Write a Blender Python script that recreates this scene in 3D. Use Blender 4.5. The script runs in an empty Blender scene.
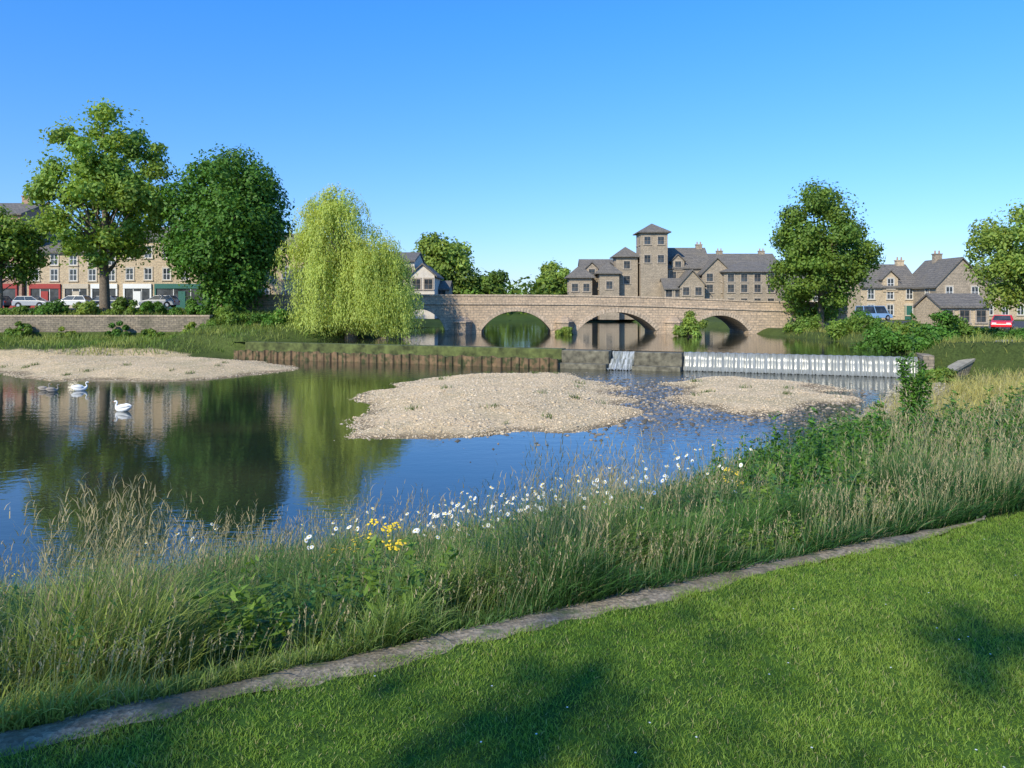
import bpy, math, random
import numpy as np
random.seed(7)
R = np.random.RandomState(11)
scene = bpy.context.scene
COL = scene.collection

# ------------------------------------------------------------------ helpers
def link(o, parent=None):
    COL.objects.link(o)
    if parent is not None: o.parent = parent
    return o
def tag(o, label=None, category=None, group=None, kind=None):
    if label: o["label"] = label
    if category: o["category"] = category
    if group: o["group"] = group
    if kind: o["kind"] = kind
    return o
def empty(name, loc, label, category, group=None, rot=0, scale=1):
    e = bpy.data.objects.new(name, None)
    e.location = loc; e.rotation_euler = (0, 0, rot); e.empty_display_size = 0.3
    e.scale = (scale,)*3
    link(e); tag(e, label, category, group); return e
def copy_thing(top, loc, rot=None, scale=None):
    n = top.copy(); COL.objects.link(n); n.location = loc
    if rot is not None: n.rotation_euler = (0, 0, rot)
    if scale is not None: n.scale = (scale,)*3
    def rec(src, dst):
        for c in list(src.children):
            k = c.copy(); COL.objects.link(k); k.parent = dst
            rec(c, k)
    rec(top, n); return n

def mesh_np(name, V, F, mats, col=None, parent=None, smooth=False, loc=(0,0,0)):
    me = bpy.data.meshes.new(name)
    V = np.asarray(V, dtype=np.float32); F = np.asarray(F, dtype=np.int32)
    k = F.shape[1]; M = len(F)
    me.vertices.add(len(V)); me.vertices.foreach_set("co", V.ravel())
    me.loops.add(M*k); me.loops.foreach_set("vertex_index", F.ravel())
    me.polygons.add(M); me.polygons.foreach_set("loop_start", np.arange(M, dtype=np.int32)*k)
    me.update(calc_edges=True)
    if smooth: me.polygons.foreach_set("use_smooth", np.ones(M, dtype=bool))
    if col is not None:
        a = me.color_attributes.new("Col", 'FLOAT_COLOR', 'POINT')
        c = np.ones((len(V), 4), dtype=np.float32); c[:, :3] = col
        a.data.foreach_set("color", c.ravel())
    for m in (mats if isinstance(mats, (list, tuple)) else [mats]): me.materials.append(m)
    o = bpy.data.objects.new(name, me); o.location = loc
    return link(o, parent)

class MB:
    def __init__(s): s.v=[]; s.f=[]; s.m=[]
    def add(s, v, f, mi=0):
        b=len(s.v); s.v += [tuple(p) for p in v]; s.f += [tuple(b+i for i in q) for q in f]; s.m += [mi]*len(f); return s
    def box(s,x0,x1,y0,y1,z0,z1,mi=0):
        return s.add([(x0,y0,z0),(x1,y0,z0),(x1,y1,z0),(x0,y1,z0),(x0,y0,z1),(x1,y0,z1),(x1,y1,z1),(x0,y1,z1)],
              [(0,3,2,1),(4,5,6,7),(0,1,5,4),(1,2,6,5),(2,3,7,6),(3,0,4,7)],mi)
    def prism_x(s,poly,x0,x1,mi=0):
        n=len(poly); v=[(x0,a,b) for a,b in poly]+[(x1,a,b) for a,b in poly]
        f=[tuple(range(n)),tuple(range(2*n-1,n-1,-1))]+[(i,(i+1)%n,(i+1)%n+n,i+n) for i in range(n)]
        return s.add(v,f,mi)
    def prism_y(s,poly,y0,y1,mi=0):
        n=len(poly); v=[(a,y0,b) for a,b in poly]+[(a,y1,b) for a,b in poly]
        f=[tuple(range(n)),tuple(range(2*n-1,n-1,-1))]+[(i,(i+1)%n,(i+1)%n+n,i+n) for i in range(n)]
        return s.add(v,f,mi)
    def prism_z(s,poly,z0,z1,mi=0):
        n=len(poly); v=[(a,b,z0) for a,b in poly]+[(a,b,z1) for a,b in poly]
        f=[tuple(range(n)),tuple(range(2*n-1,n-1,-1))]+[(i,(i+1)%n,(i+1)%n+n,i+n) for i in range(n)]
        return s.add(v,f,mi)
    def loft(s, pts, radii, n=8, mi=0):
        pts=[np.array(p,float) for p in pts]; b=len(s.v); vv=[]
        for i,p in enumerate(pts):
            t=(pts[min(i+1,len(pts)-1)]-pts[max(i-1,0)]); t/= (np.linalg.norm(t)+1e-9)
            ref=np.array([0,1,0.]) if abs(t[1])<.9 else np.array([1,0,0.])
            a=np.cross(ref,t); a/=np.linalg.norm(a); c=np.cross(t,a)
            r=radii[i]; ra,rc=(r if isinstance(r,tuple) else (r,r))
            for k in range(n):
                an=2*math.pi*k/n; vv.append(tuple(p+a*ra*math.cos(an)+c*rc*math.sin(an)))
        f=[]
        for i in range(len(pts)-1):
            for k in range(n):
                f.append((i*n+k,i*n+(k+1)%n,(i+1)*n+(k+1)%n,(i+1)*n+k))
        f.append(tuple(range(n-1,-1,-1))); f.append(tuple((len(pts)-1)*n+k for k in range(n)))
        return s.add(vv,f,mi)
    def obj(s,name,mats,parent=None,loc=(0,0,0),smooth=False,bevel=0,rot=0):
        me=bpy.data.meshes.new(name); me.from_pydata(s.v,[],s.f)
        import bmesh
        bm=bmesh.new(); bm.from_mesh(me); bmesh.ops.recalc_face_normals(bm,faces=bm.faces[:]); bm.to_mesh(me); bm.free()
        for m in (mats if isinstance(mats,(list,tuple)) else [mats]): me.materials.append(m)
        me.polygons.foreach_set("material_index", s.m)
        if smooth: me.polygons.foreach_set("use_smooth",[True]*len(me.polygons))
        me.update()
        o=bpy.data.objects.new(name,me); o.location=loc; o.rotation_euler=(0,0,rot); link(o,parent)
        if bevel:
            b=o.modifiers.new("bevel",'BEVEL'); b.width=bevel; b.segments=2; b.limit_method='ANGLE'
        return o

def vnoise(x, y, sc, seed=0):
    x=np.asarray(x,float)/sc+seed*17.3; y=np.asarray(y,float)/sc+seed*9.7
    xi=np.floor(x); yi=np.floor(y); fx=x-xi; fy=y-yi
    def h(a,b):
        v=np.sin(a*127.1+b*311.7+seed*7.1)*43758.5453; return v-np.floor(v)
    fx=fx*fx*(3-2*fx); fy=fy*fy*(3-2*fy)
    return (h(xi,yi)*(1-fx)+h(xi+1,yi)*fx)*(1-fy)+(h(xi,yi+1)*(1-fx)+h(xi+1,yi+1)*fx)*fy
def sstep(a,b,x):
    t=np.clip((x-a)/(b-a),0,1); return t*t*(3-2*t)
def sdist(px,py,poly):
    """signed distance: positive outside, negative inside"""
    d=np.full(px.shape,1e18); ins=np.zeros(px.shape,bool); n=len(poly)
    for i in range(n):
        ax,ay=poly[i]; bx,by=poly[(i+1)%n]
        ex,ey=bx-ax,by-ay; wx,wy=px-ax,py-ay
        h=np.clip((wx*ex+wy*ey)/(ex*ex+ey*ey),0,1)
        d=np.minimum(d,(wx-ex*h)**2+(wy-ey*h)**2)
        c=((ay>py)!=(by>py))
        xx=ex*(py-ay)/(ey if abs(ey)>1e-9 else 1e-9)+ax
        ins^=(c&(px<xx))
    d=np.sqrt(d); return np.where(ins,-d,d)

# ------------------------------------------------------------------ materials
def M(name):
    m=bpy.data.materials.new(name); m.use_nodes=True
    nt=m.node_tree; b=nt.nodes["Principled BSDF"]; return m,nt,b
def rgb(c): return (c[0],c[1],c[2],1)
def mix(nt,a,b,fac,mode='MIX'):
    n=nt.nodes.new('ShaderNodeMix'); n.data_type='RGBA'; n.blend_type=mode
    for sock,val in ((n.inputs[0],fac),(n.inputs[6],a),(n.inputs[7],b)):
        if isinstance(val,bpy.types.NodeSocket): nt.links.new(val,sock)
        elif isinstance(val,(int,float)): sock.default_value=val
        else: sock.default_value=rgb(val)
    return n.outputs[2]
def ramp(nt,src,p0,p1,c0=(0,0,0),c1=(1,1,1)):
    r=nt.nodes.new('ShaderNodeValToRGB'); e=r.color_ramp.elements
    e[0].position=p0;e[1].position=p1;e[0].color=rgb(c0);e[1].color=rgb(c1)
    nt.links.new(src,r.inputs[0]); return r.outputs[0]
def noise(nt,scale,detail=4,vec=None,rough=.55):
    n=nt.nodes.new('ShaderNodeTexNoise'); n.inputs['Scale'].default_value=scale; n.inputs['Detail'].default_value=detail
    n.inputs['Roughness'].default_value=rough
    if vec is None:
        tc=nt.nodes.new('ShaderNodeTexCoord'); vec=tc.outputs['Object']
    nt.links.new(vec,n.inputs['Vector']); return n.outputs['Fac']
def bump(nt,b,h,strength=.4,dist=.05):
    n=nt.nodes.new('ShaderNodeBump'); n.inputs['Strength'].default_value=strength; n.inputs['Distance'].default_value=dist
    nt.links.new(h,n.inputs['Height']); nt.links.new(n.outputs[0],b.inputs['Normal'])
def plain(name,c,rough=.6,var=.25,scale=6,metal=0,spec=.5,bstr=.15):
    m,nt,b=M(name)
    n=noise(nt,scale)
    col=mix(nt,[x*(1-var) for x in c],[min(1,x*(1+var)) for x in c],ramp(nt,n,.3,.7))
    nt.links.new(col,b.inputs['Base Color']); b.inputs['Roughness'].default_value=rough; b.inputs['Metallic'].default_value=metal
    b.inputs['Specular IOR Level'].default_value=spec
    if bstr: bump(nt,b,n,bstr,.02)
    return m
def masonry(name,c1,c2,mortar,bw=.6,bh=.25,stain=(.08,.07,.06),stainamt=.5,msize=.02):
    m,nt,b=M(name)
    tc=nt.nodes.new('ShaderNodeTexCoord'); sp=nt.nodes.new('ShaderNodeSeparateXYZ'); nt.links.new(tc.outputs['Object'],sp.inputs[0])
    ad=nt.nodes.new('ShaderNodeMath'); nt.links.new(sp.outputs[0],ad.inputs[0]); nt.links.new(sp.outputs[1],ad.inputs[1])
    cb=nt.nodes.new('ShaderNodeCombineXYZ'); nt.links.new(ad.outputs[0],cb.inputs[0]); nt.links.new(sp.outputs[2],cb.inputs[1])
    nz=nt.nodes.new('ShaderNodeTexNoise'); nz.inputs['Scale'].default_value=1.3; nt.links.new(cb.outputs[0],nz.inputs['Vector'])
    vm=nt.nodes.new('ShaderNodeVectorMath'); vm.operation='MULTIPLY_ADD'; nt.links.new(nz.outputs['Color'],vm.inputs[0]); vm.inputs[1].default_value=(.12,.12,0); nt.links.new(cb.outputs[0],vm.inputs[2])
    br=nt.nodes.new('ShaderNodeTexBrick'); nt.links.new(vm.outputs[0],br.inputs['Vector'])
    br.inputs['Scale'].default_value=1; br.inputs['Brick Width'].default_value=bw; br.inputs['Row Height'].default_value=bh
    br.inputs['Mortar Size'].default_value=msize; br.inputs['Color1'].default_value=rgb(c1); br.inputs['Color2'].default_value=rgb(c2); br.inputs['Mortar'].default_value=rgb(mortar)
    n1=noise(nt,.6,6); n2=noise(nt,5,4)
    c=mix(nt,br.outputs[0],stain,ramp(nt,n1,.48,.8,(0,0,0),(stainamt,)*3))
    c=mix(nt,c,ramp(nt,n2,.25,.75,(.6,.6,.6),(1.3,1.25,1.2)),1.0,'MULTIPLY')
    nt.links.new(c,b.inputs['Base Color']); b.inputs['Roughness'].default_value=.88
    bump(nt,b,n2,.5,.04); return m
def foliage(name,c,trans=.35,rough=.55,var=True,hue=(1.25,1.15,.6)):
    m,nt,b=M(name)
    at=nt.nodes.new('ShaderNodeAttribute'); at.attribute_name='Col'
    col=mix(nt,at.outputs['Color'],c,1.0,'MULTIPLY')
    nt.links.new(col,b.inputs['Base Color']); b.inputs['Roughness'].default_value=rough; b.inputs['Specular IOR Level'].default_value=.3
    tr=nt.nodes.new('ShaderNodeBsdfTranslucent'); nt.links.new(mix(nt,col,hue,1.0,'MULTIPLY'),tr.inputs[0])
    ms=nt.nodes.new('ShaderNodeMixShader'); ms.inputs[0].default_value=trans
    nt.links.new(b.outputs[0],ms.inputs[1]); nt.links.new(tr.outputs[0],ms.inputs[2])
    nt.links.new(ms.outputs[0],nt.nodes['Material Output'].inputs[0]); return m

m_bark=plain('bark',(.15,.115,.08),.9,.4,8,bstr=.6)
m_leaf_syc=foliage('leaf_sycamore',(.25,.38,.065),.42)
m_leaf_dark=foliage('leaf_dark',(.095,.215,.03),.33)
m_leaf_willow=foliage('leaf_willow',(.50,.59,.14),.45)
m_leaf_mid=foliage('leaf_mid',(.17,.275,.045),.4)
m_leaf_olive=foliage('leaf_olive',(.26,.36,.07),.42)
m_grass=foliage('meadow_grass',(1,1,1),.35,.5,hue=(1.1,1.1,.7))
m_lawn=foliage('lawn_blades',(1,1,1),.35,.5,hue=(1.1,1.15,.6))
m_stone_bridge=masonry('bridge_stone',(.56,.42,.285),(.42,.325,.23),(.31,.25,.19),.62,.27,(.17,.135,.10),.6,.03)
m_stone_ring=masonry('ring_stone',(.56,.44,.32),(.46,.365,.265),(.3,.25,.19),.35,.8,(.18,.15,.11),.5)
m_stone_wall=masonry('retaining_stone',(.33,.27,.19),(.23,.19,.14),(.12,.105,.08),.5,.2,(.07,.07,.04),.75)
m_stone_tan=masonry('tan_stone',(.60,.48,.31),(.51,.40,.26),(.42,.34,.25),.5,.22,(.28,.22,.15),.35)
m_stone_grey=masonry('grey_stone',(.44,.36,.26),(.33,.275,.20),(.24,.2,.155),.5,.22,(.15,.125,.095),.5)
m_stone_pink=masonry('brick_pink',(.50,.28,.18),(.41,.245,.17),(.34,.26,.2),.3,.12,(.2,.14,.11),.4)
m_render_white=plain('pale_render',(.62,.55,.45),.8,.12,1.5)
m_slate=masonry('slate',(.20,.18,.155),(.145,.135,.12),(.08,.075,.07),.4,.3,(.2,.17,.12),.5)
m_trim=plain('stone_trim',(.52,.44,.33),.8,.15)
m_white=plain('white_paint',(.75,.74,.70),.5,.05)
m_conc=plain('weir_concrete',(.14,.125,.085),.9,.6,2.5,bstr=.5)
m_moss=plain('mossy_concrete',(.085,.10,.028),.95,.7,1.7,bstr=.8)
m_asph=plain('asphalt',(.06,.06,.062),.9,.2,5)
m_red=plain('red_paint',(.34,.03,.02),.5,.15); m_green=plain('green_paint',(.03,.13,.10),.4,.1); m_blue=plain('blue_paint',(.03,.09,.25),.4,.1)
def glassm():
    m,nt,b=M('window_glass'); b.inputs['Roughness'].default_value=.08
    n=noise(nt,.8); nt.links.new(mix(nt,(.02,.025,.03),(.09,.1,.11),ramp(nt,n,.4,.7)),b.inputs['Base Color']); return m
m_glass=glassm()
def rust():
    m,nt,b=M('rusty_piling'); n=noise(nt,.9,6); n2=noise(nt,2.2,5)
    c=mix(nt,(.11,.07,.035),(.23,.145,.075),ramp(nt,n,.35,.65)); c=mix(nt,c,(.05,.055,.018),ramp(nt,n2,.44,.6))
    nt.links.new(c,b.inputs['Base Color']); b.inputs['Roughness'].default_value=.9; bump(nt,b,n2,.5,.03); return m
m_rust=rust()
def water(name,scale,strength,deep=(.018,.026,.016),shal=(.05,.048,.026)):
    m,nt,b=M(name)
    tc=nt.nodes.new('ShaderNodeTexCoord'); mp=nt.nodes.new('ShaderNodeMapping'); nt.links.new(tc.outputs['Object'],mp.inputs[0]); mp.inputs['Scale'].default_value=(.8,1.3,1)
    n1=noise(nt,scale,3,mp.outputs[0]); n2=noise(nt,scale*4,2,mp.outputs[0])
    big=noise(nt,.11,2,mp.outputs[0])
    h=nt.nodes.new('ShaderNodeMath'); h.operation='MULTIPLY_ADD'; nt.links.new(n2,h.inputs[0]); h.inputs[1].default_value=.25; nt.links.new(n1,h.inputs[2])
    at=nt.nodes.new('ShaderNodeAttribute'); at.attribute_name='Col'; sp=nt.nodes.new('ShaderNodeSeparateColor'); nt.links.new(at.outputs['Color'],sp.inputs[0])
    mm=nt.nodes.new('ShaderNodeMath'); mm.operation='MULTIPLY'; nt.links.new(h.outputs[0],mm.inputs[0]); nt.links.new(sp.outputs[0],mm.inputs[1])
    bump(nt,b,mm.outputs[0],1.0,strength)
    nt.links.new(mix(nt,deep,shal,ramp(nt,big,.4,.7)),b.inputs['Base Color'])
    b.inputs['Roughness'].default_value=.015; b.inputs['IOR'].default_value=1.95; return m
m_water=water('river_water',1.5,.05); m_water2=water('pool_water',1.1,.03)
def falls(name,lo,hi,p0,p1,sx=5):
    m,nt,b=M(name)
    tc=nt.nodes.new('ShaderNodeTexCoord'); mp=nt.nodes.new('ShaderNodeMapping'); nt.links.new(tc.outputs['Object'],mp.inputs[0]); mp.inputs['Scale'].default_value=(sx,.8,.35)
    n=noise(nt,1.7,6,mp.outputs[0],.72); f=ramp(nt,n,p0,p1)
    nt.links.new(mix(nt,lo,hi,f),b.inputs['Base Color']); b.inputs['Roughness'].default_value=.25; bump(nt,b,n,.4,.03); return m
m_falls=falls('falling_water',(.13,.13,.10),(.38,.395,.385),.34,.78,8); m_casc=falls('white_water',(.16,.17,.15),(.60,.62,.62),.42,.70)
def terr():
    m,nt,b=M('terrain'); at=nt.nodes.new('ShaderNodeAttribute'); at.attribute_name='Col'
    n1=noise(nt,.35,6); n2=noise(nt,7,6,rough=.7)
    vo=nt.nodes.new('ShaderNodeTexVoronoi'); vo.inputs['Scale'].default_value=13; tc=nt.nodes.new('ShaderNodeTexCoord'); nt.links.new(tc.outputs['Object'],vo.inputs['Vector'])
    sp=nt.nodes.new('ShaderNodeSeparateColor'); nt.links.new(vo.outputs['Color'],sp.inputs[0])
    c=mix(nt,at.outputs['Color'],ramp(nt,n1,.3,.7,(.75,.78,.7),(1.2,1.15,1.1)),1.,'MULTIPLY')
    c=mix(nt,c,ramp(nt,n2,.25,.75,(.7,.7,.7),(1.3,1.27,1.22)),1.,'MULTIPLY')
    c=mix(nt,c,ramp(nt,sp.outputs[0],0,1,(.75,.75,.77),(1.2,1.18,1.16)),1.,'MULTIPLY')
    nt.links.new(c,b.inputs['Base Color']); b.inputs['Roughness'].default_value=.95; b.inputs['Specular IOR Level'].default_value=.2
    bump(nt,b,n2,.6,.06); return m
m_terr=terr()
def vcolmat(name,rough=.9):
    m,nt,b=M(name); at=nt.nodes.new('ShaderNodeAttribute'); at.attribute_name='Col'; n=noise(nt,30,3)
    nt.links.new(mix(nt,at.outputs['Color'],ramp(nt,n,.3,.7,(.75,.75,.75),(1.2,1.2,1.2)),1.,'MULTIPLY'),b.inputs['Base Color']); b.inputs['Roughness'].default_value=rough; return m
m_peb=vcolmat('pebble_stone')

# ------------------------------------------------------------------ layout of the land
def ts(x,y): return .887*x+.461*(y-3.75), -.461*x+.887*(y-3.75)
def xy(t,s): return .887*t-.461*s, 3.75+.461*t+.887*s
def sw(t): return np.interp(t,[-200,8,20,30,41,60],[9.5,9.5,14,19.5,26,30])
near=[xy(t,float(sw(t))) for t in (-150,-60,-20,0,8,20,30,41)]
LR=near+[(-23,63.2),(-28,60),(-36,56),(-60,48),(-200,30)]
UP=[(-23,63.2),(-17,66.5),(-12.5,73),(-13,80),(-13.5,95),(-16,120),(-10,140),(20,140),(22,120),(27,95),(26,80),(27,70),(29,58),(24.4,45.7)]
BAR1=[(-5.8,24.5),(-6.2,27.5),(-6.9,32.9),(-6.9,38),(-6.0,42),(-4.2,45.5),(-.8,47.5),(3.1,47.5),(5.0,43.5),(5.6,37.7),(5.0,31.3),(3.8,27.5),(1.7,25.8),(-1.1,24.9),(-3.7,24.5)]
BAR2=[(-30,45),(-27,43.5),(-21.8,42.5),(-17.8,43.6),(-15.0,48),(-15.5,52),(-17,55),(-23,59),(-30,61),(-40,57),(-36,50)]
BAR3=[(8.6,42),(11.5,44),(15.0,43),(16.6,39),(15.8,35),(13,31.5),(10.2,29.8),(8.2,32.5),(7.9,38)]
A=np.array([-23,63.2]); B=np.array([24.4,45.7]); WU=(B-A)/np.linalg.norm(B-A); WN=np.array([-WU[1],WU[0]])
if WN[1]<0: WN=-WN
def wdist(x,y): return (x-A[0])*WN[0]+(y-A[1])*WN[1]
def ground(x,y,masks=False):
    x=np.asarray(x,float); y=np.asarray(y,float)
    t,s=ts(x,y); dL=sdist(x,y,LR); dU=sdist(x,y,UP); w=wdist(x,y)
    Lw=np.where(y<73,1.0,np.interp(y,[73,88,130],[3.2,3.8,3.0])); Ln=np.interp(y,[62,76,90,130],[1.2,3.3,3.8,3.0])
    k=sstep(-31,-29,x); Lleft=Lw*(1-k)+Ln*k
    Lright=np.interp(y,[25,50,75,110,130],[2.9,1.9,1.7,2.1,2.6])
    kk=sstep(0,6,x); Lh=Lleft*(1-kk)+Lright*kk
    fac=1-s/sw(t); Ln2=np.interp(y,[25,50],[2.9,1.9])
    znear=Ln2*np.clip(fac,0,1)
    zfar=np.minimum(Lh,.3*np.maximum(dL,0)+.02)
    nearside=s<sw(t)
    zd=np.where(nearside,znear,zfar)
    bed=-.6*sstep(0,3,-dL)
    rif=np.exp(-(((x-9)/6)**2+((y-34)/8)**2)); bed=np.maximum(bed,-.6+.54*rif)
    zd=np.where(dL<0,bed,zd)
    zu=np.where(dU<0,.9-.6*sstep(0,2,-dU),np.minimum(Lh,1.0+.6*np.maximum(dU,0)))
    z=zd+(zu-zd)*sstep(-.3,.3,w)
    grav=np.zeros_like(z)
    for P,hh in ((BAR1,.42),(BAR2,.5),(BAR3,.2)):
        d=-sdist(x,y,P)+(vnoise(x,y,2.2,3)-.5)*(1.8 if hh>.3 else 3.0)
        zb=np.where(d>0,np.minimum(hh,.11*d),.10*d)+np.where(d>0,(vnoise(x,y,1.1,5)-.5)*.07+(vnoise(x,y,4,6)-.5)*.12*np.clip(d,0,1),0)
        up=(zb>z)&(w<-1.5)
        grav=np.where(up|((d>-.5)&(w<-1)),1,grav); z=np.where(up,zb,z)
    lawnflat=(s<.4)&(y<25)
    z=z+np.where((z>.5)&(~lawnflat),(vnoise(x,y,3.5,8)-.5)*.16,0)
    far=sstep(140,500,y); z=z*(1-far)+(2.6)*far
    if masks: return z,grav,dL,dU,t,s,w
    return z

gx=np.concatenate([-62-np.geomspace(1,2500,26)[::-1],np.arange(-62,62.01,.5),62+np.geomspace(1,2500,26)]); gy=np.concatenate([-20-np.geomspace(1,800,14)[::-1],np.arange(-20,110,.5),110+np.geomspace(1,3500,30)])
X,Y=np.meshgrid(gx,gy); xf=X.ravel(); yf=Y.ravel()
z,grav,dL,dU,t_,s_,w_=ground(xf,yf,True)
nx,ny=len(gx),len(gy)
idx=np.arange(nx*ny).reshape(ny,nx)
F=np.stack([idx[:-1,:-1],idx[:-1,1:],idx[1:,1:],idx[1:,:-1]],-1).reshape(-1,4)
col=np.tile(np.array([.07,.10,.025]),(len(z),1))
mea=(s_>0)&(s_<sw(t_)); col[mea]=(.055,.08,.022)
dry=mea&(t_>22)&(s_>sw(t_)-3)&(t_<36); col[dry]=(.26,.215,.13)
col[(s_<=0)&(yf<40)]=(.05,.11,.014)
col[grav>0]=(.58,.455,.29)
col[(z<.06)&(grav>0)]=(.25,.19,.115)
col[(z<-.02)&(grav==0)]=(.07,.06,.035)
far=yf>125; col[far]=(.055,.10,.025)
o=mesh_np('ground',np.stack([xf,yf,z],-1),F,m_terr,col,smooth=True); tag(o,kind='structure')

def sheet(name,x0,x1,y0,y1,n,off,mat):
    xs=np.linspace(x0,x1,n); ys=np.linspace(y0,y1,n); XX,YY=np.meshgrid(xs,ys)
    ZZ=ground(XX.ravel(),YY.ravel())+off; i=np.arange(n*n).reshape(n,n)
    FF=np.stack([i[:-1,:-1],i[:-1,1:],i[1:,1:],i[1:,:-1]],-1).reshape(-1,4)
    oo=mesh_np(name,np.stack([XX.ravel(),YY.ravel(),ZZ],-1),FF,mat); tag(oo,kind='structure'); return oo
sheet('street',-110,-24,84,92.5,50,.12,m_asph)
sheet('car_park',38,75,62,100,50,.12,m_asph)

def water_sheet(name,x0,x1,y0,y1,step,zv,mat,clip,colf):
    xs=np.arange(x0,x1,step); ys=np.arange(y0,y1,step); XX,YY=np.meshgrid(xs,ys); n,m=XX.shape
    i=np.arange(n*m).reshape(n,m); FF=np.stack([i[:-1,:-1],i[:-1,1:],i[1:,1:],i[1:,:-1]],-1).reshape(-1,4)
    cx=XX.ravel()[FF].mean(1); cy=YY.ravel()[FF].mean(1); keep=clip(cx,cy); FF=FF[keep]
    used=np.unique(FF); mp=np.full(n*m,-1); mp[used]=np.arange(len(used))
    V=np.stack([XX.ravel(),YY.ravel(),np.full(n*m,zv)],-1)[used]
    c=colf(V[:,0],V[:,1]); c=np.stack([c,c,c],-1)
    oo=mesh_np(name,V,mp[FF],mat,c); tag(oo,kind='structure'); return oo
def rip(x,y):
    r=.06+1.8*np.exp(-(((x-9)/4.8)**2+((y-34)/9)**2))+1.1*np.exp(-(wdist(x,y)/5)**2)*sstep(-5,8,x)+.3*sstep(40,52,y)*sstep(-16,-8,x)
    return np.clip(r+.10*vnoise(x,y,6,4)**2,.05,2.2)
water_sheet('lower_river_water',-200,40,-60,70,1.0,0.0,m_water,lambda x,y:(wdist(x,y)<.8)&(sdist(x,y,LR)<2.5),rip)
def upper():
    us=np.linspace(-1,51.5,80); ws=np.concatenate([np.linspace(0,20,20),np.linspace(22,110,30)])
    U,Wv=np.meshgrid(us,ws); XX=A[0]+WU[0]*U+WN[0]*Wv; YY=A[1]+WU[1]*U+WN[1]*Wv
    n,m=U.shape; i=np.arange(n*m).reshape(n,m); FF=np.stack([i[:-1,:-1],i[:-1,1:],i[1:,1:],i[1:,:-1]],-1).reshape(-1,4)
    c=np.full(n*m,.25); V=np.stack([XX.ravel(),YY.ravel(),np.full(n*m,1.2)],-1)
    cx=XX.ravel()[FF].mean(1); cy=YY.ravel()[FF].mean(1); FF=FF[sdist(cx,cy,UP)<2.2]
    oo=mesh_np('upper_river_water',V,FF,m_water2,np.stack([c,c,c],-1)); tag(oo,kind='structure')
    water_sheet('mill_pool_water',-20,30,100,142,1.5,1.204,m_water2,lambda x,y:sdist(x,y,UP)<2,lambda x,y:x*0+.25)
upper()

# worn concrete path edging, flush with the lawn
N1=lambda a,b,sc,sd: float(vnoise(np.array([a]),np.array([b]),sc,sd)[0])-.5
ts_=np.linspace(-9,4.0,520); V=[];Fp=[]
for i,t in enumerate(ts_):
    tp=1-.85*float(sstep(2.4,4.0,t)); c0=-.05+.012*math.sin(t*1.3)+.02*N1(t,9,1.1,66); hw=(.07+.028*float(sstep(-3,1,t)))*tp
    w0=c0-hw+.07*N1(t,0,.14,61)+.06*N1(t,0,.4,67)+.03*N1(t,5,.05,68); w1=c0+hw+.05*N1(t,3,.16,62)
    if w1<w0+.02: w1=w0+.02
    for k,s in enumerate((w0,w0+.3*(w1-w0),w0+.7*(w1-w0),w1)):
        a,b=xy(t,s); V.append((a,b,2.904+(.004 if 0<k<3 else -.006)))
for i in range(len(ts_)-1):
    for k in range(3): q=i*4+k; Fp.append((q,q+1,q+5,q+4))
def pathm():
    m,nt,b=M('path_concrete'); n=noise(nt,34,6,rough=.8); n2=noise(nt,2.6,5); n3=noise(nt,9,4)
    vo=nt.nodes.new('ShaderNodeTexVoronoi'); vo.inputs['Scale'].default_value=55; tc=nt.nodes.new('ShaderNodeTexCoord'); nt.links.new(tc.outputs['Object'],vo.inputs['Vector'])
    sp=nt.nodes.new('ShaderNodeSeparateColor'); nt.links.new(vo.outputs['Color'],sp.inputs[0])
    c=mix(nt,(.16,.13,.09),(.36,.31,.23),ramp(nt,n,.35,.65)); c=mix(nt,c,ramp(nt,sp.outputs[0],0,1,(.6,.6,.6),(1.35,1.3,1.25)),1.0,'MULTIPLY')
    c=mix(nt,c,(.11,.09,.045),ramp(nt,n2,.46,.66,(0,0,0),(.8,.8,.8))); c=mix(nt,c,(.07,.11,.03),ramp(nt,n3,.55,.68,(0,0,0),(.75,.75,.75)))
    nt.links.new(c,b.inputs['Base Color']); b.inputs['Roughness'].default_value=.95; bump(nt,b,vo.outputs['Distance'],.6,.006); return m
o=mesh_np('path',V,Fp,pathm()); tag(o,kind='structure')

# ------------------------------------------------------------------ grass builders
def nrm(a): return a/(np.linalg.norm(a,axis=-1,keepdims=True)+1e-9)
def blades(P,h,w,ang,lean,colr,segs=3,curl=1.6):
    N=len(P); d=np.stack([np.cos(ang),np.sin(ang),np.zeros(N)],-1); pa=R.uniform(0,2*np.pi,N)
    side=np.stack([np.cos(pa),np.sin(pa),np.zeros(N)],-1)
    rows=[]; 
    for i in range(segs):
        f=i/segs; c=P+d*(lean*h*f**curl)[:,None]+np.array([0,0,1.])*(h*(f-.18*lean*f*f))[:,None]
        ww=(w*(1-.55*f)*.5)[:,None]
        rows+= [c-side*ww,c+side*ww]
    tip=P+d*(lean*h)[:,None]+np.array([0,0,1.])*(h*(1-.25*lean))[:,None]
    V=np.stack(rows+[tip],1); k=V.shape[1]
    tri=[]
    for i in range(segs-1): a=2*i; tri+=[(a,a+1,a+3),(a,a+3,a+2)]
    a=2*(segs-1); tri.append((a,a+1,a+2))
    Fb=(np.arange(N)[:,None,None]*k+np.array(tri)[None]).reshape(-1,3)
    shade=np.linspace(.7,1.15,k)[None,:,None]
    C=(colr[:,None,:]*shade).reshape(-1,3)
    return V.reshape(-1,3),Fb,C
def joinnp(parts):
    Vs=[];Fs=[];Cs=[];b=0
    for v,f,c in parts: Vs.append(v);Fs.append(f+b);Cs.append(c);b+=len(v)
    return np.concatenate(Vs),np.concatenate(Fs),np.concatenate(Cs)

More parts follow.
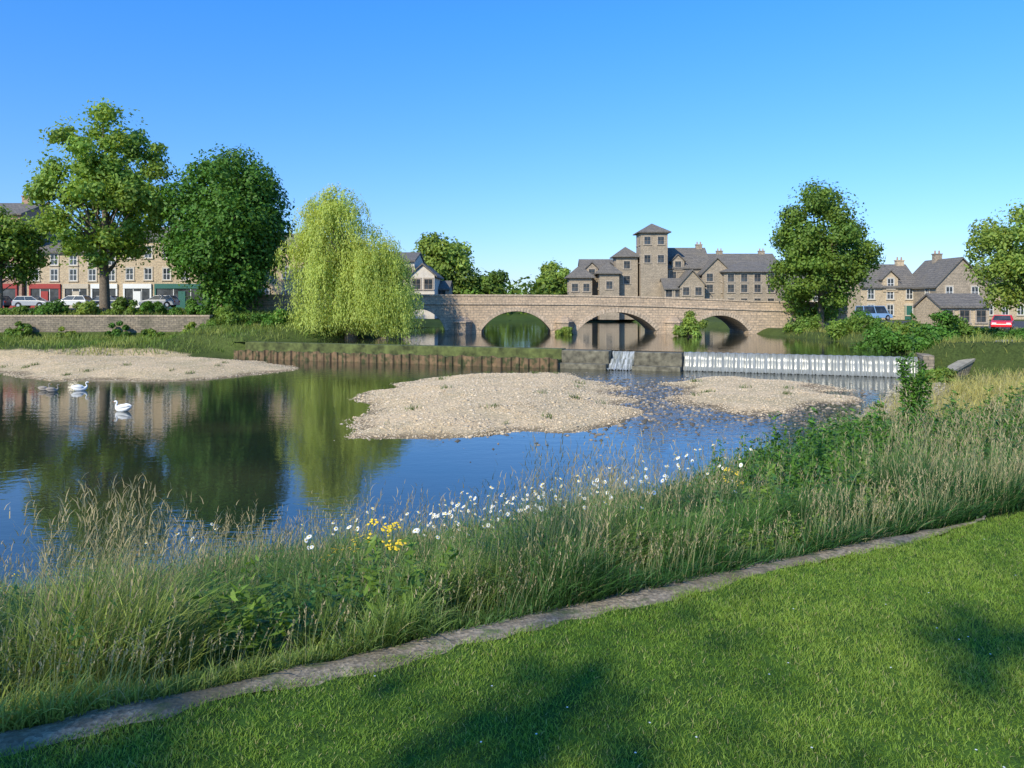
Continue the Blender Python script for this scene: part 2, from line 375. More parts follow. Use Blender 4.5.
# lawn
N=260000
t=R.uniform(-7,9,N); s=-.09-R.uniform(0,1,N)*7
xx,yy=xy(t,s)
keep=(yy>1.9)&(np.abs(xx)<.8*yy+.8); xx,yy=xx[keep],yy[keep]
n=len(xx); rep=max(1,int(240000/n)); 
xx=np.repeat(xx,rep)+R.normal(0,.03,n*rep); yy=np.repeat(yy,rep)+R.normal(0,.03,n*rep)
t,s=ts(xx,yy); k=s<-.09+.12*(vnoise(t,t*0,.13,64)-.5)+.11*(vnoise(t,t*0,.5,65)-.5)+.12*sstep(2.4,4.0,t); xx,yy=xx[k],yy[k]; n=len(xx)
g=vnoise(xx,yy,.6,21)*.4+vnoise(xx,yy,.14,22)*.3+vnoise(xx,yy,1.7,23)*.3
base=np.array([.15,.28,.028]); alt=np.array([.34,.44,.075])
cl=base+(alt-base)*(g**1.3)[:,None]; cl*=R.uniform(.75,1.25,(n,1)); dr=R.rand(n)<.05; cl[dr]=(.46,.42,.18)
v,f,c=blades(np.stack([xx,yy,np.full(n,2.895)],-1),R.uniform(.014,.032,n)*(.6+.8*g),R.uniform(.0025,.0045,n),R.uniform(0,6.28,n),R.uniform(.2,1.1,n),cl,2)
o=mesh_np('lawn_grass',v,f,m_lawn,c); tag(o,'short mown green lawn beside the worn edging','lawn',kind='stuff')

# meadow
N=1500000
t=R.uniform(-10,36,N); s=R.uniform(0,1,N)**1.15*(sw(t)-.1)+.0
xx,yy=xy(t,s); dd=np.hypot(xx,yy)
infr=(np.abs(xx)<.74*yy+1.5)&(yy>1.5)
p=np.minimum(1,(5.5/dd)**1.3)*np.where(infr,1,.05)
k=(R.rand(N)<p)&(yy>1); xx,yy,t,s,dd=xx[k],yy[k],t[k],s[k],dd[k]
dry=(t>22)&(s>sw(t)-3); k=~(dry&(R.rand(len(xx))<.7)); xx,yy,t,s,dd=xx[k],yy[k],t[k],s[k],dd[k]
cn=vnoise(xx,yy,.45,31); k=(R.rand(len(xx))<(.12+.88*sstep(.28,.65,cn)))|(s<.4); xx,yy,t,s,dd,cn=xx[k],yy[k],t[k],s[k],dd[k],cn[k]
n=len(xx); print('meadow blades',n)
patch=vnoise(xx,yy,1.3,33); pt2=vnoise(xx,yy,.7,35); dk=vnoise(xx,yy,1.1,36); yl=vnoise(xx,yy,1.9,37)
fl=np.exp(-((t-2.2)/1.5)**2-((s-3.4)/2.4)**2)
h=(.10+.54*patch+.44*(cn-.4))*(.38+.62*sstep(.0,1.0,s+.6*(cn-.5)))*(.9+.35*sstep(3,13,t))*R.uniform(.4,1.3,n)*(1-.28*fl)
h=np.clip(h,.06,.9)
wide=R.rand(n)<.32
cA=np.array([.075,.175,.032]); cB=np.array([.20,.29,.07]); cC=np.array([.42,.37,.19])
cl=cA+(cB-cA)*(pt2**1.1)[:,None]
q=sstep(.50,.72,dk)[:,None]; cl=cl*(1-q)+q*np.array([.042,.12,.026])
q=(.6*sstep(5,9,t)*(1-sstep(15,19,t)))[:,None]; cl=cl*(1-q)+q*np.array([.07,.17,.035])
q=np.clip(sstep(.6,.85,yl)*.6+np.exp(-((t+2.2)/1.6)**2-((s-.5)/.8)**2),0,1)[:,None]; cl=cl*(1-q)+q*np.array([.33,.38,.08])
q=(.9*sstep(16,22,t))[:,None]; cl=cl*(1-q)+q*np.array([.50,.43,.13])
mm=(R.rand(n)<(.04+.15*sstep(.45,.8,patch)*(1-.6*sstep(4,8,t))+.12*sstep(16,22,t)))&(~wide); cl[mm]=cC
cl*=R.uniform(.65,1.35,(n,1))
zz=ground(xx,yy)-.02
ang=R.normal(.6,1.5,n); edge=s<.4; ang=np.where(edge&(R.rand(n)<.6),-1.1+R.normal(0,.6,n),ang)
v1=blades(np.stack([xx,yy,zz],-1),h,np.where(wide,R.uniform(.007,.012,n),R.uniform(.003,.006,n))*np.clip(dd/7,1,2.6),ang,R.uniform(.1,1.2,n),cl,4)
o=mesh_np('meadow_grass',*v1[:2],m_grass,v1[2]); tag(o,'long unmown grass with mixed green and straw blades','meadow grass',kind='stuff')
pw=patch**2*(1-.7*fl)*(1-.5*sstep(5,9,t)); k=R.choice(n,8000,replace=False,p=pw/pw.sum()); xs,ys,zs,hs,ds=xx[k],yy[k],zz[k],h[k],dd[k]; ns=len(k)
hs=np.clip(hs*R.uniform(1.1,1.7,ns)+.12,.2,1.1); lean=R.uniform(.05,.45,ns); ang=R.normal(.4,1.0,ns)
straw=np.array([.48,.42,.24])*R.uniform(.7,1.2,(ns,1))
P=np.stack([xs,ys,zs],-1)
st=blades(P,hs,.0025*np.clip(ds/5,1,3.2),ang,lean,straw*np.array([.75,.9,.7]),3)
dv=np.stack([np.cos(ang),np.sin(ang),np.zeros(ns)],-1); heads=[st]
tip=P+dv*(lean*hs)[:,None]+np.array([0,0,1.])*(hs*(1-.25*lean))[:,None]
for q in range(5):
    hb=tip-np.array([0,0,1.])*(hs*.045*q)[:,None]-dv*(lean*hs*.06*q)[:,None]
    heads.append(blades(hb,hs*R.uniform(.04,.08,ns),.006*np.clip(ds/7,1,2.2),R.uniform(0,6.28,ns),R.uniform(.2,.9,ns),straw*np.array([1.05,.96,.9]),2))
v,f,c=joinnp(heads); o=mesh_np('grass_seed_heads',v,f,m_grass,c); tag(o,'pale straw coloured seeding grass stalks','meadow grass',kind='stuff')

def leafq(C,Nv,size,asp,tdir=None):
    n=len(C); rv=R.normal(size=(n,3)) if tdir is None else tdir+R.normal(size=(n,3))*.25
    b=nrm(np.cross(Nv,rv)); tt=nrm(np.cross(b,Nv)); 
    sz=size[:,None]
    V=np.stack([C-tt*sz,C+b*sz*asp-tt*sz*.1,C+tt*sz,C-b*sz*asp-tt*sz*.1],1)
    return V.reshape(-1,3),np.arange(n*4).reshape(n,4)
def herbs():
    parts=[]; rs=np.random.RandomState(77)
    for i in range(1150):
        u=rs.rand(); t=rs.uniform(-7,5) if u<.36 else rs.uniform(5,17); s=rs.uniform(.12,1)**1.2*(float(sw(t))-1.2)
        x,y=xy(t,s); 
        if not(abs(x)<.78*y+1 and y>2): continue
        D=math.hypot(x,y); big=float(sstep(4,12,t)); H=rs.uniform(.22,.5)*(1+1.1*big)*(.5+.5*float(sstep(.1,1.2,s))); rad=rs.uniform(.12,.32)*(1+.6*big); m=int(rs.uniform(50,140))
        ns_=int(rs.randint(4,9)); si=rs.randint(0,ns_,m); sa=rs.uniform(0,6.28,ns_); sr=rad*rs.uniform(.2,1,ns_); sh=H*rs.uniform(.5,1.15,ns_)
        f=rs.uniform(.25,1,m); C=np.stack([x+sr[si]*np.cos(sa[si])*f,y+sr[si]*np.sin(sa[si])*f,sh[si]*f],-1); C[:,2]+=float(ground(np.array([x]),np.array([y]))[0])
        off=nrm(rs.normal(size=(m,3))*np.array([1,1,.3])); ls=rs.uniform(.02,.038)*(1+.5*big)*min(1.6,max(1,D/9)); C+=off*ls
        Nv=nrm(rs.normal(size=(m,3))*.4+np.array([0,0,1.])); V,Fq=leafq(C,Nv,ls*rs.uniform(.6,1.2,m),rs.choice([.22,.35,.5]),off)
        bc=np.array([[.06,.16,.03],[.08,.19,.04],[.17,.28,.05],[.04,.11,.03]][rs.randint(0,4)]); c=bc*rs.uniform(.7,1.3,(m,1)); parts.append((V,Fq,np.repeat(c,4,0)))
    V,Fq,c=joinnp(parts); o=mesh_np('meadow_herbs',V,Fq,m_grass,c); tag(o,'broad leaved green herbs growing through the grass','herbs',kind='stuff')
herbs()

def bank(name,label,n,x0,x1,y0,y1,cond,hr,wr,cols,gold=False):
    x=R.uniform(x0,x1,n); y=R.uniform(y0,y1,n); z,gr,dl,du,t,s,w=ground(x,y,True)
    k=cond(x,y,z,gr,dl,du,t,s,w)&(R.rand(n)<.25+.75*vnoise(x,y,2.5,41)); x,y,z,w,t=x[k],y[k],z[k],w[k],t[k]; m=len(x)
    pn=vnoise(x,y,3,43)[:,None]; cl=np.array(cols[0])*(1-pn)+np.array(cols[1])*pn
    if gold: q=(.85*sstep(-2,-8,w)*sstep(16,21,t))[:,None]; cl=cl*(1-q)+q*np.array([.56,.46,.15])
    cl=cl*R.uniform(.7,1.3,(m,1))
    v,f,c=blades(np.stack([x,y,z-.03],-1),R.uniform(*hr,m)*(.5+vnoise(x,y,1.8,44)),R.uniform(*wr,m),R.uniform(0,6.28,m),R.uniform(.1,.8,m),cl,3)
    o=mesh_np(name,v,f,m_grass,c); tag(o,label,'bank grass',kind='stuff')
bank('far_bank_grass','rough green grass on the bank below the stone wall',46000,-62,-14,44,80,lambda x,y,z,g,dl,du,t,s,w:(z>.25)&((g<.5)|(y>58))&(dl>-4)&(du>.3),(.25,.75),(.03,.07),((.13,.25,.04),(.36,.38,.09)))
bank('pool_bank_grass','rough sunlit grass beside the weir pool',70000,12,60,22,75,lambda x,y,z,g,dl,du,t,s,w:(z>.35)&(g<.5)&(du>.3)&~((w<0)&(t>22)&(t<36)&(s>sw(t)-2.5)),(.2,.6),(.022,.05),((.17,.25,.05),(.42,.40,.11)),True)

# ------------------------------------------------------------------ pebbles
OCT=np.array([(1,0,0),(-1,0,0),(0,1,0),(0,-1,0),(0,0,1),(0,0,-1)],float); OF=np.array([(0,2,4),(2,1,4),(1,3,4),(3,0,4),(2,0,5),(1,2,5),(3,1,5),(0,3,5)])
def stones(name,label,x,y,z,r,cols,flat=.55):
    n=len(x); a=R.uniform(0,6.28,n); V=OCT[None]*R.uniform(.7,1.3,(n,6,1)); sc=np.stack([r*R.uniform(.9,1.5,n),r*R.uniform(.7,1.1,n),r*flat*R.uniform(.7,1.2,n)],-1)
    V=V*sc[:,None,:]; ca,sa=np.cos(a)[:,None],np.sin(a)[:,None]
    V=np.stack([V[...,0]*ca-V[...,1]*sa,V[...,0]*sa+V[...,1]*ca,V[...,2]],-1)+np.stack([x,y,z],-1)[:,None]
    Fs=(np.arange(n)[:,None,None]*6+OF[None]).reshape(-1,3)
    ci=np.array(cols)[R.randint(0,len(cols),n)]*R.uniform(.8,1.2,(n,1)); c=np.repeat(ci,6,0)
    o=mesh_np(name,V.reshape(-1,3),Fs,m_peb,c,smooth=False); tag(o,label,'gravel',kind='stuff')
GC=[(.62,.48,.30),(.54,.415,.265),(.64,.52,.36),(.43,.34,.225),(.57,.43,.26)]
def ingrav(P,n,zmin=-.03):
    a=np.array(P); x=R.uniform(a[:,0].min()-1.5,a[:,0].max()+1.5,n); y=R.uniform(a[:,1].min()-1.5,a[:,1].max()+1.5,n)
    z,gr,*_=ground(x,y,True); k=(gr>0)&(z>zmin); return x[k],y[k],z[k]
x,y,z=ingrav(BAR1,66000,-.06); stones('gravel_bar_pebbles','pale rounded river pebbles on the gravel bar',x,y,z-.004,R.uniform(.02,.05,len(x))*(1+1.2*(R.rand(len(x))<.05)),GC)
x,y,z=ingrav(BAR2,34000); stones('shore_pebbles','pale pebbles on the shore below the wall',x,y,z-.01,R.uniform(.03,.07,len(x)),GC)
x,y,z=ingrav(BAR3,20000,-.1); stones('shoal_pebbles','pebbles on the low shoal under the weir',x,y,z-.01,R.uniform(.02,.07,len(x)),GC)
n=6500; x=R.normal(8.8,4.2,n); y=R.normal(33.5,6.5,n); z=ground(x,y); k=(z<.05)&(z>-.42)&(sdist(x,y,LR)<0)&(wdist(x,y)<-3); x,y,z=x[k],y[k],z[k]
stones('riffle_stones','dark wet stones breaking the shallow riffle',x,y,z*.1-.01,R.uniform(.04,.15,len(x)),[(.14,.115,.085),(.22,.18,.13),(.09,.08,.06),(.36,.29,.2)],.5)
n=1800; t=R.uniform(18,37,n); s=sw(t)-R.uniform(-.6,2.5,n); x,y=xy(t,s); z=ground(x,y)
k=(wdist(x,y)<-.5); stones('bank_toe_stones','grey and tan stones along the bank toe',x[k],y[k],z[k],R.uniform(.03,.13,k.sum()),[(.36,.31,.22),(.28,.24,.18),(.42,.36,.26)])
def tufts():
    cs=[]
    for P,m in ((BAR1,26),(BAR2,22),(BAR3,12)):
        a=np.array(P)
        for _ in range(m):
            x0=R.uniform(a[:,0].min(),a[:,0].max()); y0=R.uniform(a[:,1].min(),a[:,1].max()); k=R.randint(15,50)
            x=x0+R.normal(0,.16,k); y=y0+R.normal(0,.16,k); z,gr,*_=ground(x,y,True); q=(gr>0)&(z>.1)
            if q.sum()>3: cs.append(np.stack([x[q],y[q],z[q]],-1))
    P=np.concatenate(cs); n=len(P)
    v,f,c=blades(P,R.uniform(.08,.28,n),R.uniform(.02,.04,n),R.uniform(0,6.28,n),R.uniform(.2,1,n),np.array([.14,.20,.05])*R.uniform(.6,1.3,(n,1)),2)
    o=mesh_np('gravel_weeds',v,f,m_grass,c); tag(o,'sparse green weeds sprouting from the gravel','weeds',kind='stuff')
tufts()

# ------------------------------------------------------------------ trees
def blobleaves(cent,rad,nl,lsize,flat=.8,shell=.55,asp=.6,tint=.3):
    K=len(cent); wgt=rad**2; wgt/=wgt.sum(); bi=R.choice(K,nl,p=wgt)
    d=nrm(R.normal(size=(nl,3))); u=shell+(1.12-shell)*R.rand(nl)**.7
    lump=1+.25*np.sin(d[:,0]*5+bi*1.7)*np.sin(d[:,1]*6+bi)*1.0
    C=cent[bi]+d*(rad[bi]*u*lump)[:,None]*np.array([1,1,flat])
    Nv=nrm(d+R.normal(size=(nl,3))*.55+np.array([0,0,.35]))
    V,Fq=leafq(C,Nv,lsize*R.uniform(.6,1.35,nl),asp)
    bc=(1+tint*R.uniform(-1,1,K))[bi]; lc=R.uniform(.75,1.25,nl)*bc
    hue=R.uniform(-.08,.12,nl)+R.uniform(-.06,.08,K)[bi]
    c=np.stack([lc*(1+hue),lc,lc*(1-hue)],-1); return V,Fq,np.repeat(c,4,0)
def crownblobs(c,r,K,rb,seed,inner=.25,taper=0):
    rs=np.random.RandomState(seed); d=nrm(rs.normal(size=(K,3)))
    f=rs.uniform(.55,.88,K); ki=rs.rand(K)<inner; f[ki]=rs.uniform(.0,.5,ki.sum())
    r=np.array(r,float); P=d*f[:,None]*r
    if taper: 
        hh=(P[:,2]/r[2]); sc=1-taper*np.clip(hh,-1,1)*.5; P[:,0]*=sc; P[:,1]*=sc
    rad=rb*rs.uniform(.65,1.3,K)*min(r[0],r[2]); return P+np.array(c),rad
def tree(name,label,loc,crown_c,crown_r,mat,K=40,rb=.3,nl=22000,ls=.2,seed=1,trunk_r=.4,taper=0,shell=.55,category='tree',group=None,flat=.8,tint=.3,limbs=26):
    e=empty(name,loc,label,category,group)
    cent,rad=crownblobs(crown_c,crown_r,K,rb,seed,taper=taper)
    V,Fq,c=blobleaves(cent,rad,nl,ls,shell=shell,flat=flat,tint=tint)
    m=nl//6; d=nrm(R.normal(size=(m,3))); f=R.uniform(.5,1.0,m); C=d*f[:,None]*np.array(crown_r,float); sc=1-taper*np.clip(C[:,2]/crown_r[2],-1,1)*.5; C[:,0]*=sc; C[:,1]*=sc; C+=np.array(crown_c)
    kk=vnoise(C[:,0]+C[:,2],C[:,1]-C[:,2],1.1,seed)>.42; C=C[kk]; d=d[kk]; V2,F2=leafq(C,nrm(d+R.normal(size=d.shape)*.6+np.array([0,0,.35])),ls*R.uniform(.6,1.2,len(C)),.6); lc=R.uniform(.8,1.2,len(C)); V,Fq,c=joinnp([(V,Fq,c),(V2,F2,np.repeat(np.stack([lc,lc,lc],-1),4,0))])
    mesh_np('crown',V,Fq,mat,c,parent=e)
    mb=MB(); rs=random.Random(seed)
    top=(crown_c[0]*.8,crown_c[1]*.8,crown_c[2]+crown_r[2]*.55)
    pts=[(0,0,-.4),(0,0,.3),(rs.uniform(-.2,.2),0,crown_c[2]*.35),(crown_c[0]*.4,0,crown_c[2]*.75),top]
    mb.loft(pts,[trunk_r*1.5,trunk_r*1.05,trunk_r*.85,trunk_r*.6,trunk_r*.12],10)
    order=np.argsort(-rad)[:min(K,limbs)]
    for i in order:
        p=cent[i]; h0=min(max(crown_c[2]*.3,p[2]*.55),top[2]*.85); f=h0/max(top[2],.1)
        a=np.array([crown_c[0]*.6*f,0,h0]); mid=(a+p)/2+np.array([rs.uniform(-.3,.3),rs.uniform(-.3,.3),-.05*np.linalg.norm(p-a)])
        rr=trunk_r*(.38-.15*f); mb.loft([a,mid,p],[rr,rr*.6,rr*.15],6)
    mb.obj('trunk',m_bark,parent=e,smooth=True); return e

g=lambda x,y: float(ground(np.array([x]),np.array([y]))[0])
tree('sycamore_tree','tall airy light green sycamore tree behind the stone wall',(-41.5,76,g(-41.5,76)),(0,0,13.0),(7.8,6.5,9.2),m_leaf_syc,K=110,rb=.155,nl=33000,ls=.21,seed=4,trunk_r=.5,shell=.25,tint=.2,taper=.3)
tree('lime_tree','dense dark green rounded tree beside the hedge',(-29.2,77,g(-29.2,77)),(0,0,8.6),(6.6,6.2,9.3),m_leaf_dark,K=140,rb=.25,nl=60000,ls=.19,seed=9,trunk_r=.45,shell=.6,tint=.15,taper=.0)
tree('ash_tree','tall leafy tree at the end of the bridge',(32.2,78,g(32.2,78)),(0,0,8.0),(5.7,5.2,8.2),m_leaf_mid,K=100,rb=.21,nl=40000,ls=.17,seed=15,trunk_r=.4,shell=.4,tint=.22,taper=.2)
tree('alder_tree','pale green leafy tree overhanging the car park',(38.4,54,g(38.4,54)),(0,0,6.1),(5.3,4.4,4.5),m_leaf_olive,K=90,rb=.22,nl=36000,ls=.13,seed=18,trunk_r=.25,shell=.4,tint=.2,taper=0)
tree('street_tree','small dark tree in front of the terrace',(-51.5,75,g(-51.5,75)),(0,0,6.8),(4.6,3.6,4.2),m_leaf_mid,K=40,rb=.28,nl=14000,ls=.19,seed=19,trunk_r=.2)
tree('poplar_tree','rounded yellow green tree behind the bridge',(-12.0,122,2.8),(0,0,7.4),(6.0,5,5.9),m_leaf_olive,K=36,rb=.28,nl=12000,ls=.3,seed=23,trunk_r=.35,group='trees beyond the bridge')
tree('poplar_tree','smaller green tree behind the bridge',(-4.8,124,2.8),(0,0,3.8),(4.6,4,3.9),m_leaf_mid,K=22,rb=.32,nl=7000,ls=.32,seed=25,trunk_r=.3,group='trees beyond the bridge')
tree('poplar_tree','upright green tree beside the riverside flats',(8.3,150,2.6),(0,0,5.6),(3.9,3.5,5.4),m_leaf_olive,K=30,rb=.32,nl=9000,ls=.3,seed=28,trunk_r=.3,group='trees beyond the bridge')
rs=np.random.RandomState(5); K=280
cx=rs.uniform(-90,130,K); cy=rs.uniform(146,185,K); cz=rs.uniform(3,6.6,K)+1.2*np.sin(cx*.13); V,Fq,c=blobleaves(np.stack([cx,cy,cz],-1),rs.uniform(2,4.2,K),50000,.5,shell=.7)
o=mesh_np('distant_wood',V,Fq,m_leaf_mid,c); tag(o,'distant belt of woodland beyond the river','wood',kind='stuff')
GT='trees behind the lawn'
tree('garden_tree','leafy tree standing behind the lawn',(-11.5,-11.0,2.9),(0,0,11.0),(5.6,5.6,2.8),m_leaf_mid,K=26,rb=.24,nl=1900,ls=.13,seed=31,trunk_r=.14,group=GT,shell=.2,limbs=10)
tree('garden_tree','leafy tree standing behind the lawn',(-5.6,-10.6,2.9),(0,0,10.0),(5.0,3.2,1.6),m_leaf_mid,K=26,rb=.3,nl=1500,ls=.12,seed=35,trunk_r=.10,group=GT,shell=.1,limbs=8)

def willow(loc):
    e=empty('willow_tree',loc,'large yellow green weeping willow hanging over the pool','tree')
    rs=np.random.RandomState(8)
    def lobe(K,c,r,up=True):
        d=nrm(rs.normal(size=(K,3))); d[:,2]=np.abs(d[:,2]) if up else d[:,2]
        return d*np.array(r)*rs.uniform(.4,1.0,(K,1))+np.array(c)
    cent=np.concatenate([lobe(48,(-1.5,0,6.2),(4.4,3.8,7.4)),lobe(30,(1.4,0,5.4),(4.0,3.2,5.4)),lobe(30,(2.9,-.2,3.9),(3.9,3.4,4.2)),lobe(14,(-2.0,0,11.4),(3.0,2.4,2.4))]); K=len(cent)
    rad=rs.uniform(.6,1.3,K); parts=[blobleaves(cent,rad,34000,.12,shell=.2,asp=.32,tint=.1)]
    ns=3500; ci=rs.randint(0,K,ns); dd=nrm(rs.normal(size=(ns,3))); S=cent[ci]+dd*(rad[ci]*rs.uniform(.5,1.1,ns))[:,None]
    out=S[:,:2]/ (np.linalg.norm(S[:,:2],axis=1,keepdims=True)+.1)
    nz=vnoise(S[:,0],S[:,1],1.4,51)
    bot=-.1+1.8*nz**2+rs.uniform(0,.7,ns); bot=np.where(rs.rand(ns)<.42,S[:,2]-rs.uniform(.8,3.6,ns),bot); bot=np.minimum(bot,S[:,2]-.5)
    L=S[:,2]-bot; m=25; u=(np.arange(m)+.5)/m
    u=u[None]+rs.uniform(-.02,.02,(ns,m)); arc=np.sqrt(np.clip(u*3,0,1))*.6
    sway=rs.uniform(-.6,.6,(ns,1))*u
    Cx=S[:,0,None]+out[:,0,None]*arc+sway+rs.normal(0,.11,(ns,m)); Cy=S[:,1,None]+out[:,1,None]*arc+rs.normal(0,.11,(ns,m)); Cz=S[:,2,None]-u*L[:,None]
    C=np.stack([Cx,Cy,Cz],-1).reshape(-1,3); n=len(C)
    Nv=nrm(np.concatenate([np.repeat(out,m,0),np.zeros((n,1))],1)+R.normal(size=(n,3))*.6+np.array([0,-.3,.2]))
    V,Fq=leafq(C,Nv,.135*R.uniform(.7,1.3,n),.3,np.tile([0,0,-1.],(n,1)))
    sc=np.repeat(rs.uniform(.85,1.12,ns),m)*R.uniform(.85,1.15,n); parts.append((V,Fq,np.repeat(np.stack([sc,sc,sc],-1),4,0)))
    V,Fq,c=joinnp(parts); mesh_np('crown',V,Fq,m_leaf_willow,c,parent=e)
    mb=MB(); mb.loft([(0,0,-.5),(0,0,.4),(.3,0,2.5),(-.3,0,5),(-1.6,0,8.5)],[.75,.55,.45,.35,.12],10)
    for i in range(0,K,2): 
        a=np.array([.1,0,3.2+(i%5)*.8]); p=a+(cent[i]-a)*.8; mb.loft([a,(a+p)/2+np.array([0,0,.3]),p],[.2,.1,.03],6)
    mb.obj('trunk',m_bark,parent=e,smooth=True)
willow((-14.9,69.0,1.2))

def bush(name,label,loc,r,mat,nl=2500,ls=.12,seed=1,group=None,category='bush',K=14,rb=.42):
    e=empty(name,loc,label,category,group)
    rs=np.random.RandomState(seed); d=nrm(rs.normal(size=(K,3))); d[:,2]=np.abs(d[:,2])
    cent=d*np.array(r)*rs.uniform(.3,.85,(K,1)); rad=rb*rs.uniform(.6,1.2,K)*min(r)
    V,Fq,c=blobleaves(cent,rad,nl,ls,shell=.4,tint=.25); mesh_np('foliage',V,Fq,mat,c,parent=e)
    mb=MB()
    for i in range(6):
        p=cent[i]*.9; mb.loft([(p[0]*.1,p[1]*.1,-.2),(p[0]*.5,p[1]*.5,p[2]*.5),tuple(p)],[.04,.03,.01],5)
    mb.obj('stem',m_bark,parent=e); return e
G1='clipped shrubs along the top of the wall'
for i,(x,y,rx,rz,mt) in enumerate([(-56,74.7,3,2.0,m_leaf_mid),(-50,74.6,2.8,2.0,m_leaf_mid),(-46.3,74.4,2.4,1.9,m_leaf_dark),(-42.5,74.5,2.6,1.8,m_leaf_olive),(-38.6,74.4,2.6,2.1,m_leaf_mid),(-35.0,74.5,2.3,2.3,m_leaf_dark),(-31.5,74.0,2.2,2.2,m_leaf_dark)]):
    bush('shrub','leafy green shrub above the stone wall',(x,y,3.1),(rx,1.1,rz),mt,3800,.12,60+i,G1)
for i,(x,y,rx,ry,rz,mt,lb) in enumerate([
    (-44.5,60,4.2,3,2.6,m_leaf_olive,'sprawling green bush on the gravel shore'),
    (-30.5,71.5,1.5,1.2,2.1,m_leaf_olive,'ivy covered bush at the end of the wall'),
    (-27,71,2.4,1.6,1.9,m_leaf_mid,'green bush on the grassy bank'),
    (-22.5,70.5,3.0,1.6,1.6,m_leaf_dark,'low dark bush under the trees'),
    (-34,71.4,1.9,.9,1.6,m_leaf_mid,'low green bush at the wall foot'),
    (-38,72.0,1.5,.9,2.3,m_leaf_dark,'ivy climbing over the stone wall'),
    (-43,71.8,1.8,.9,1.5,m_leaf_olive,'trailing green bush against the wall'),
    (-47.5,72.0,1.4,.9,2.2,m_leaf_mid,'leafy creeper hanging over the stone wall'),
    (17.6,74,1.9,1.4,3.3,m_leaf_olive,'willow bush growing in front of a bridge pier'),
    (5.6,78.0,1.3,.9,1.0,m_leaf_olive,'tuft of reeds growing at the bridge pier'),
    (28.5,73,2.2,1.6,2.0,m_leaf_mid,'bush on the bank beside the bridge'),
    (33,70,2.8,1.8,2.2,m_leaf_dark,'dark bush below the tall tree'),
    (30.2,66,2.6,1.8,1.9,m_leaf_mid,'leafy bush on the pool bank'),
    (36.5,72,2.6,1.8,1.5,m_leaf_olive,'bush by the car park edge'),
    (26.4,50.5,1.9,1.7,1.9,m_leaf_dark,'dark bush overhanging the end of the weir'),
    (28.9,50.5,1.8,1.6,2.4,m_leaf_dark,'upright dark bush overhanging the end of the weir'),
    (31.2,52.8,2.0,1.8,1.6,m_leaf_mid,'green bush behind the end of the weir'),
    (25.2,53.8,1.6,1.5,1.5,m_leaf_dark,'low dark bush by the weir pool'),
    (28.5,57.0,2.2,2.0,2.2,m_leaf_dark,'dark bush beside the pool'),
    (32.6,60,2.4,2,1.5,m_leaf_mid,'bush along the pool bank'),
    (34.2,50.5,1.6,1.4,1.1,m_leaf_dark,'low dark bush beside the ramp wall'),
    (37.5,60.5,2.6,1.4,1.0,m_leaf_mid,'low hedge like bush at the car park edge'),
    (26.0,46.8,1.2,1.0,1.3,m_leaf_dark,'small bush at the foot of the weir'),
    (23.4,41.0,1.3,1.1,.9,m_leaf_mid,'low green bush on the bank'),
    (12.7,51.0,.9,.6,.7,m_leaf_olive,'weeds growing on the weir apron')]):
    z0=max(g(x,y),1.25 if y>72 and abs(x-8)<14 else -.1); bush('bush',lb,(x,y,z0-.1),(rx,ry,rz),mt,5000,.11,80+i,K=22,rb=.34)

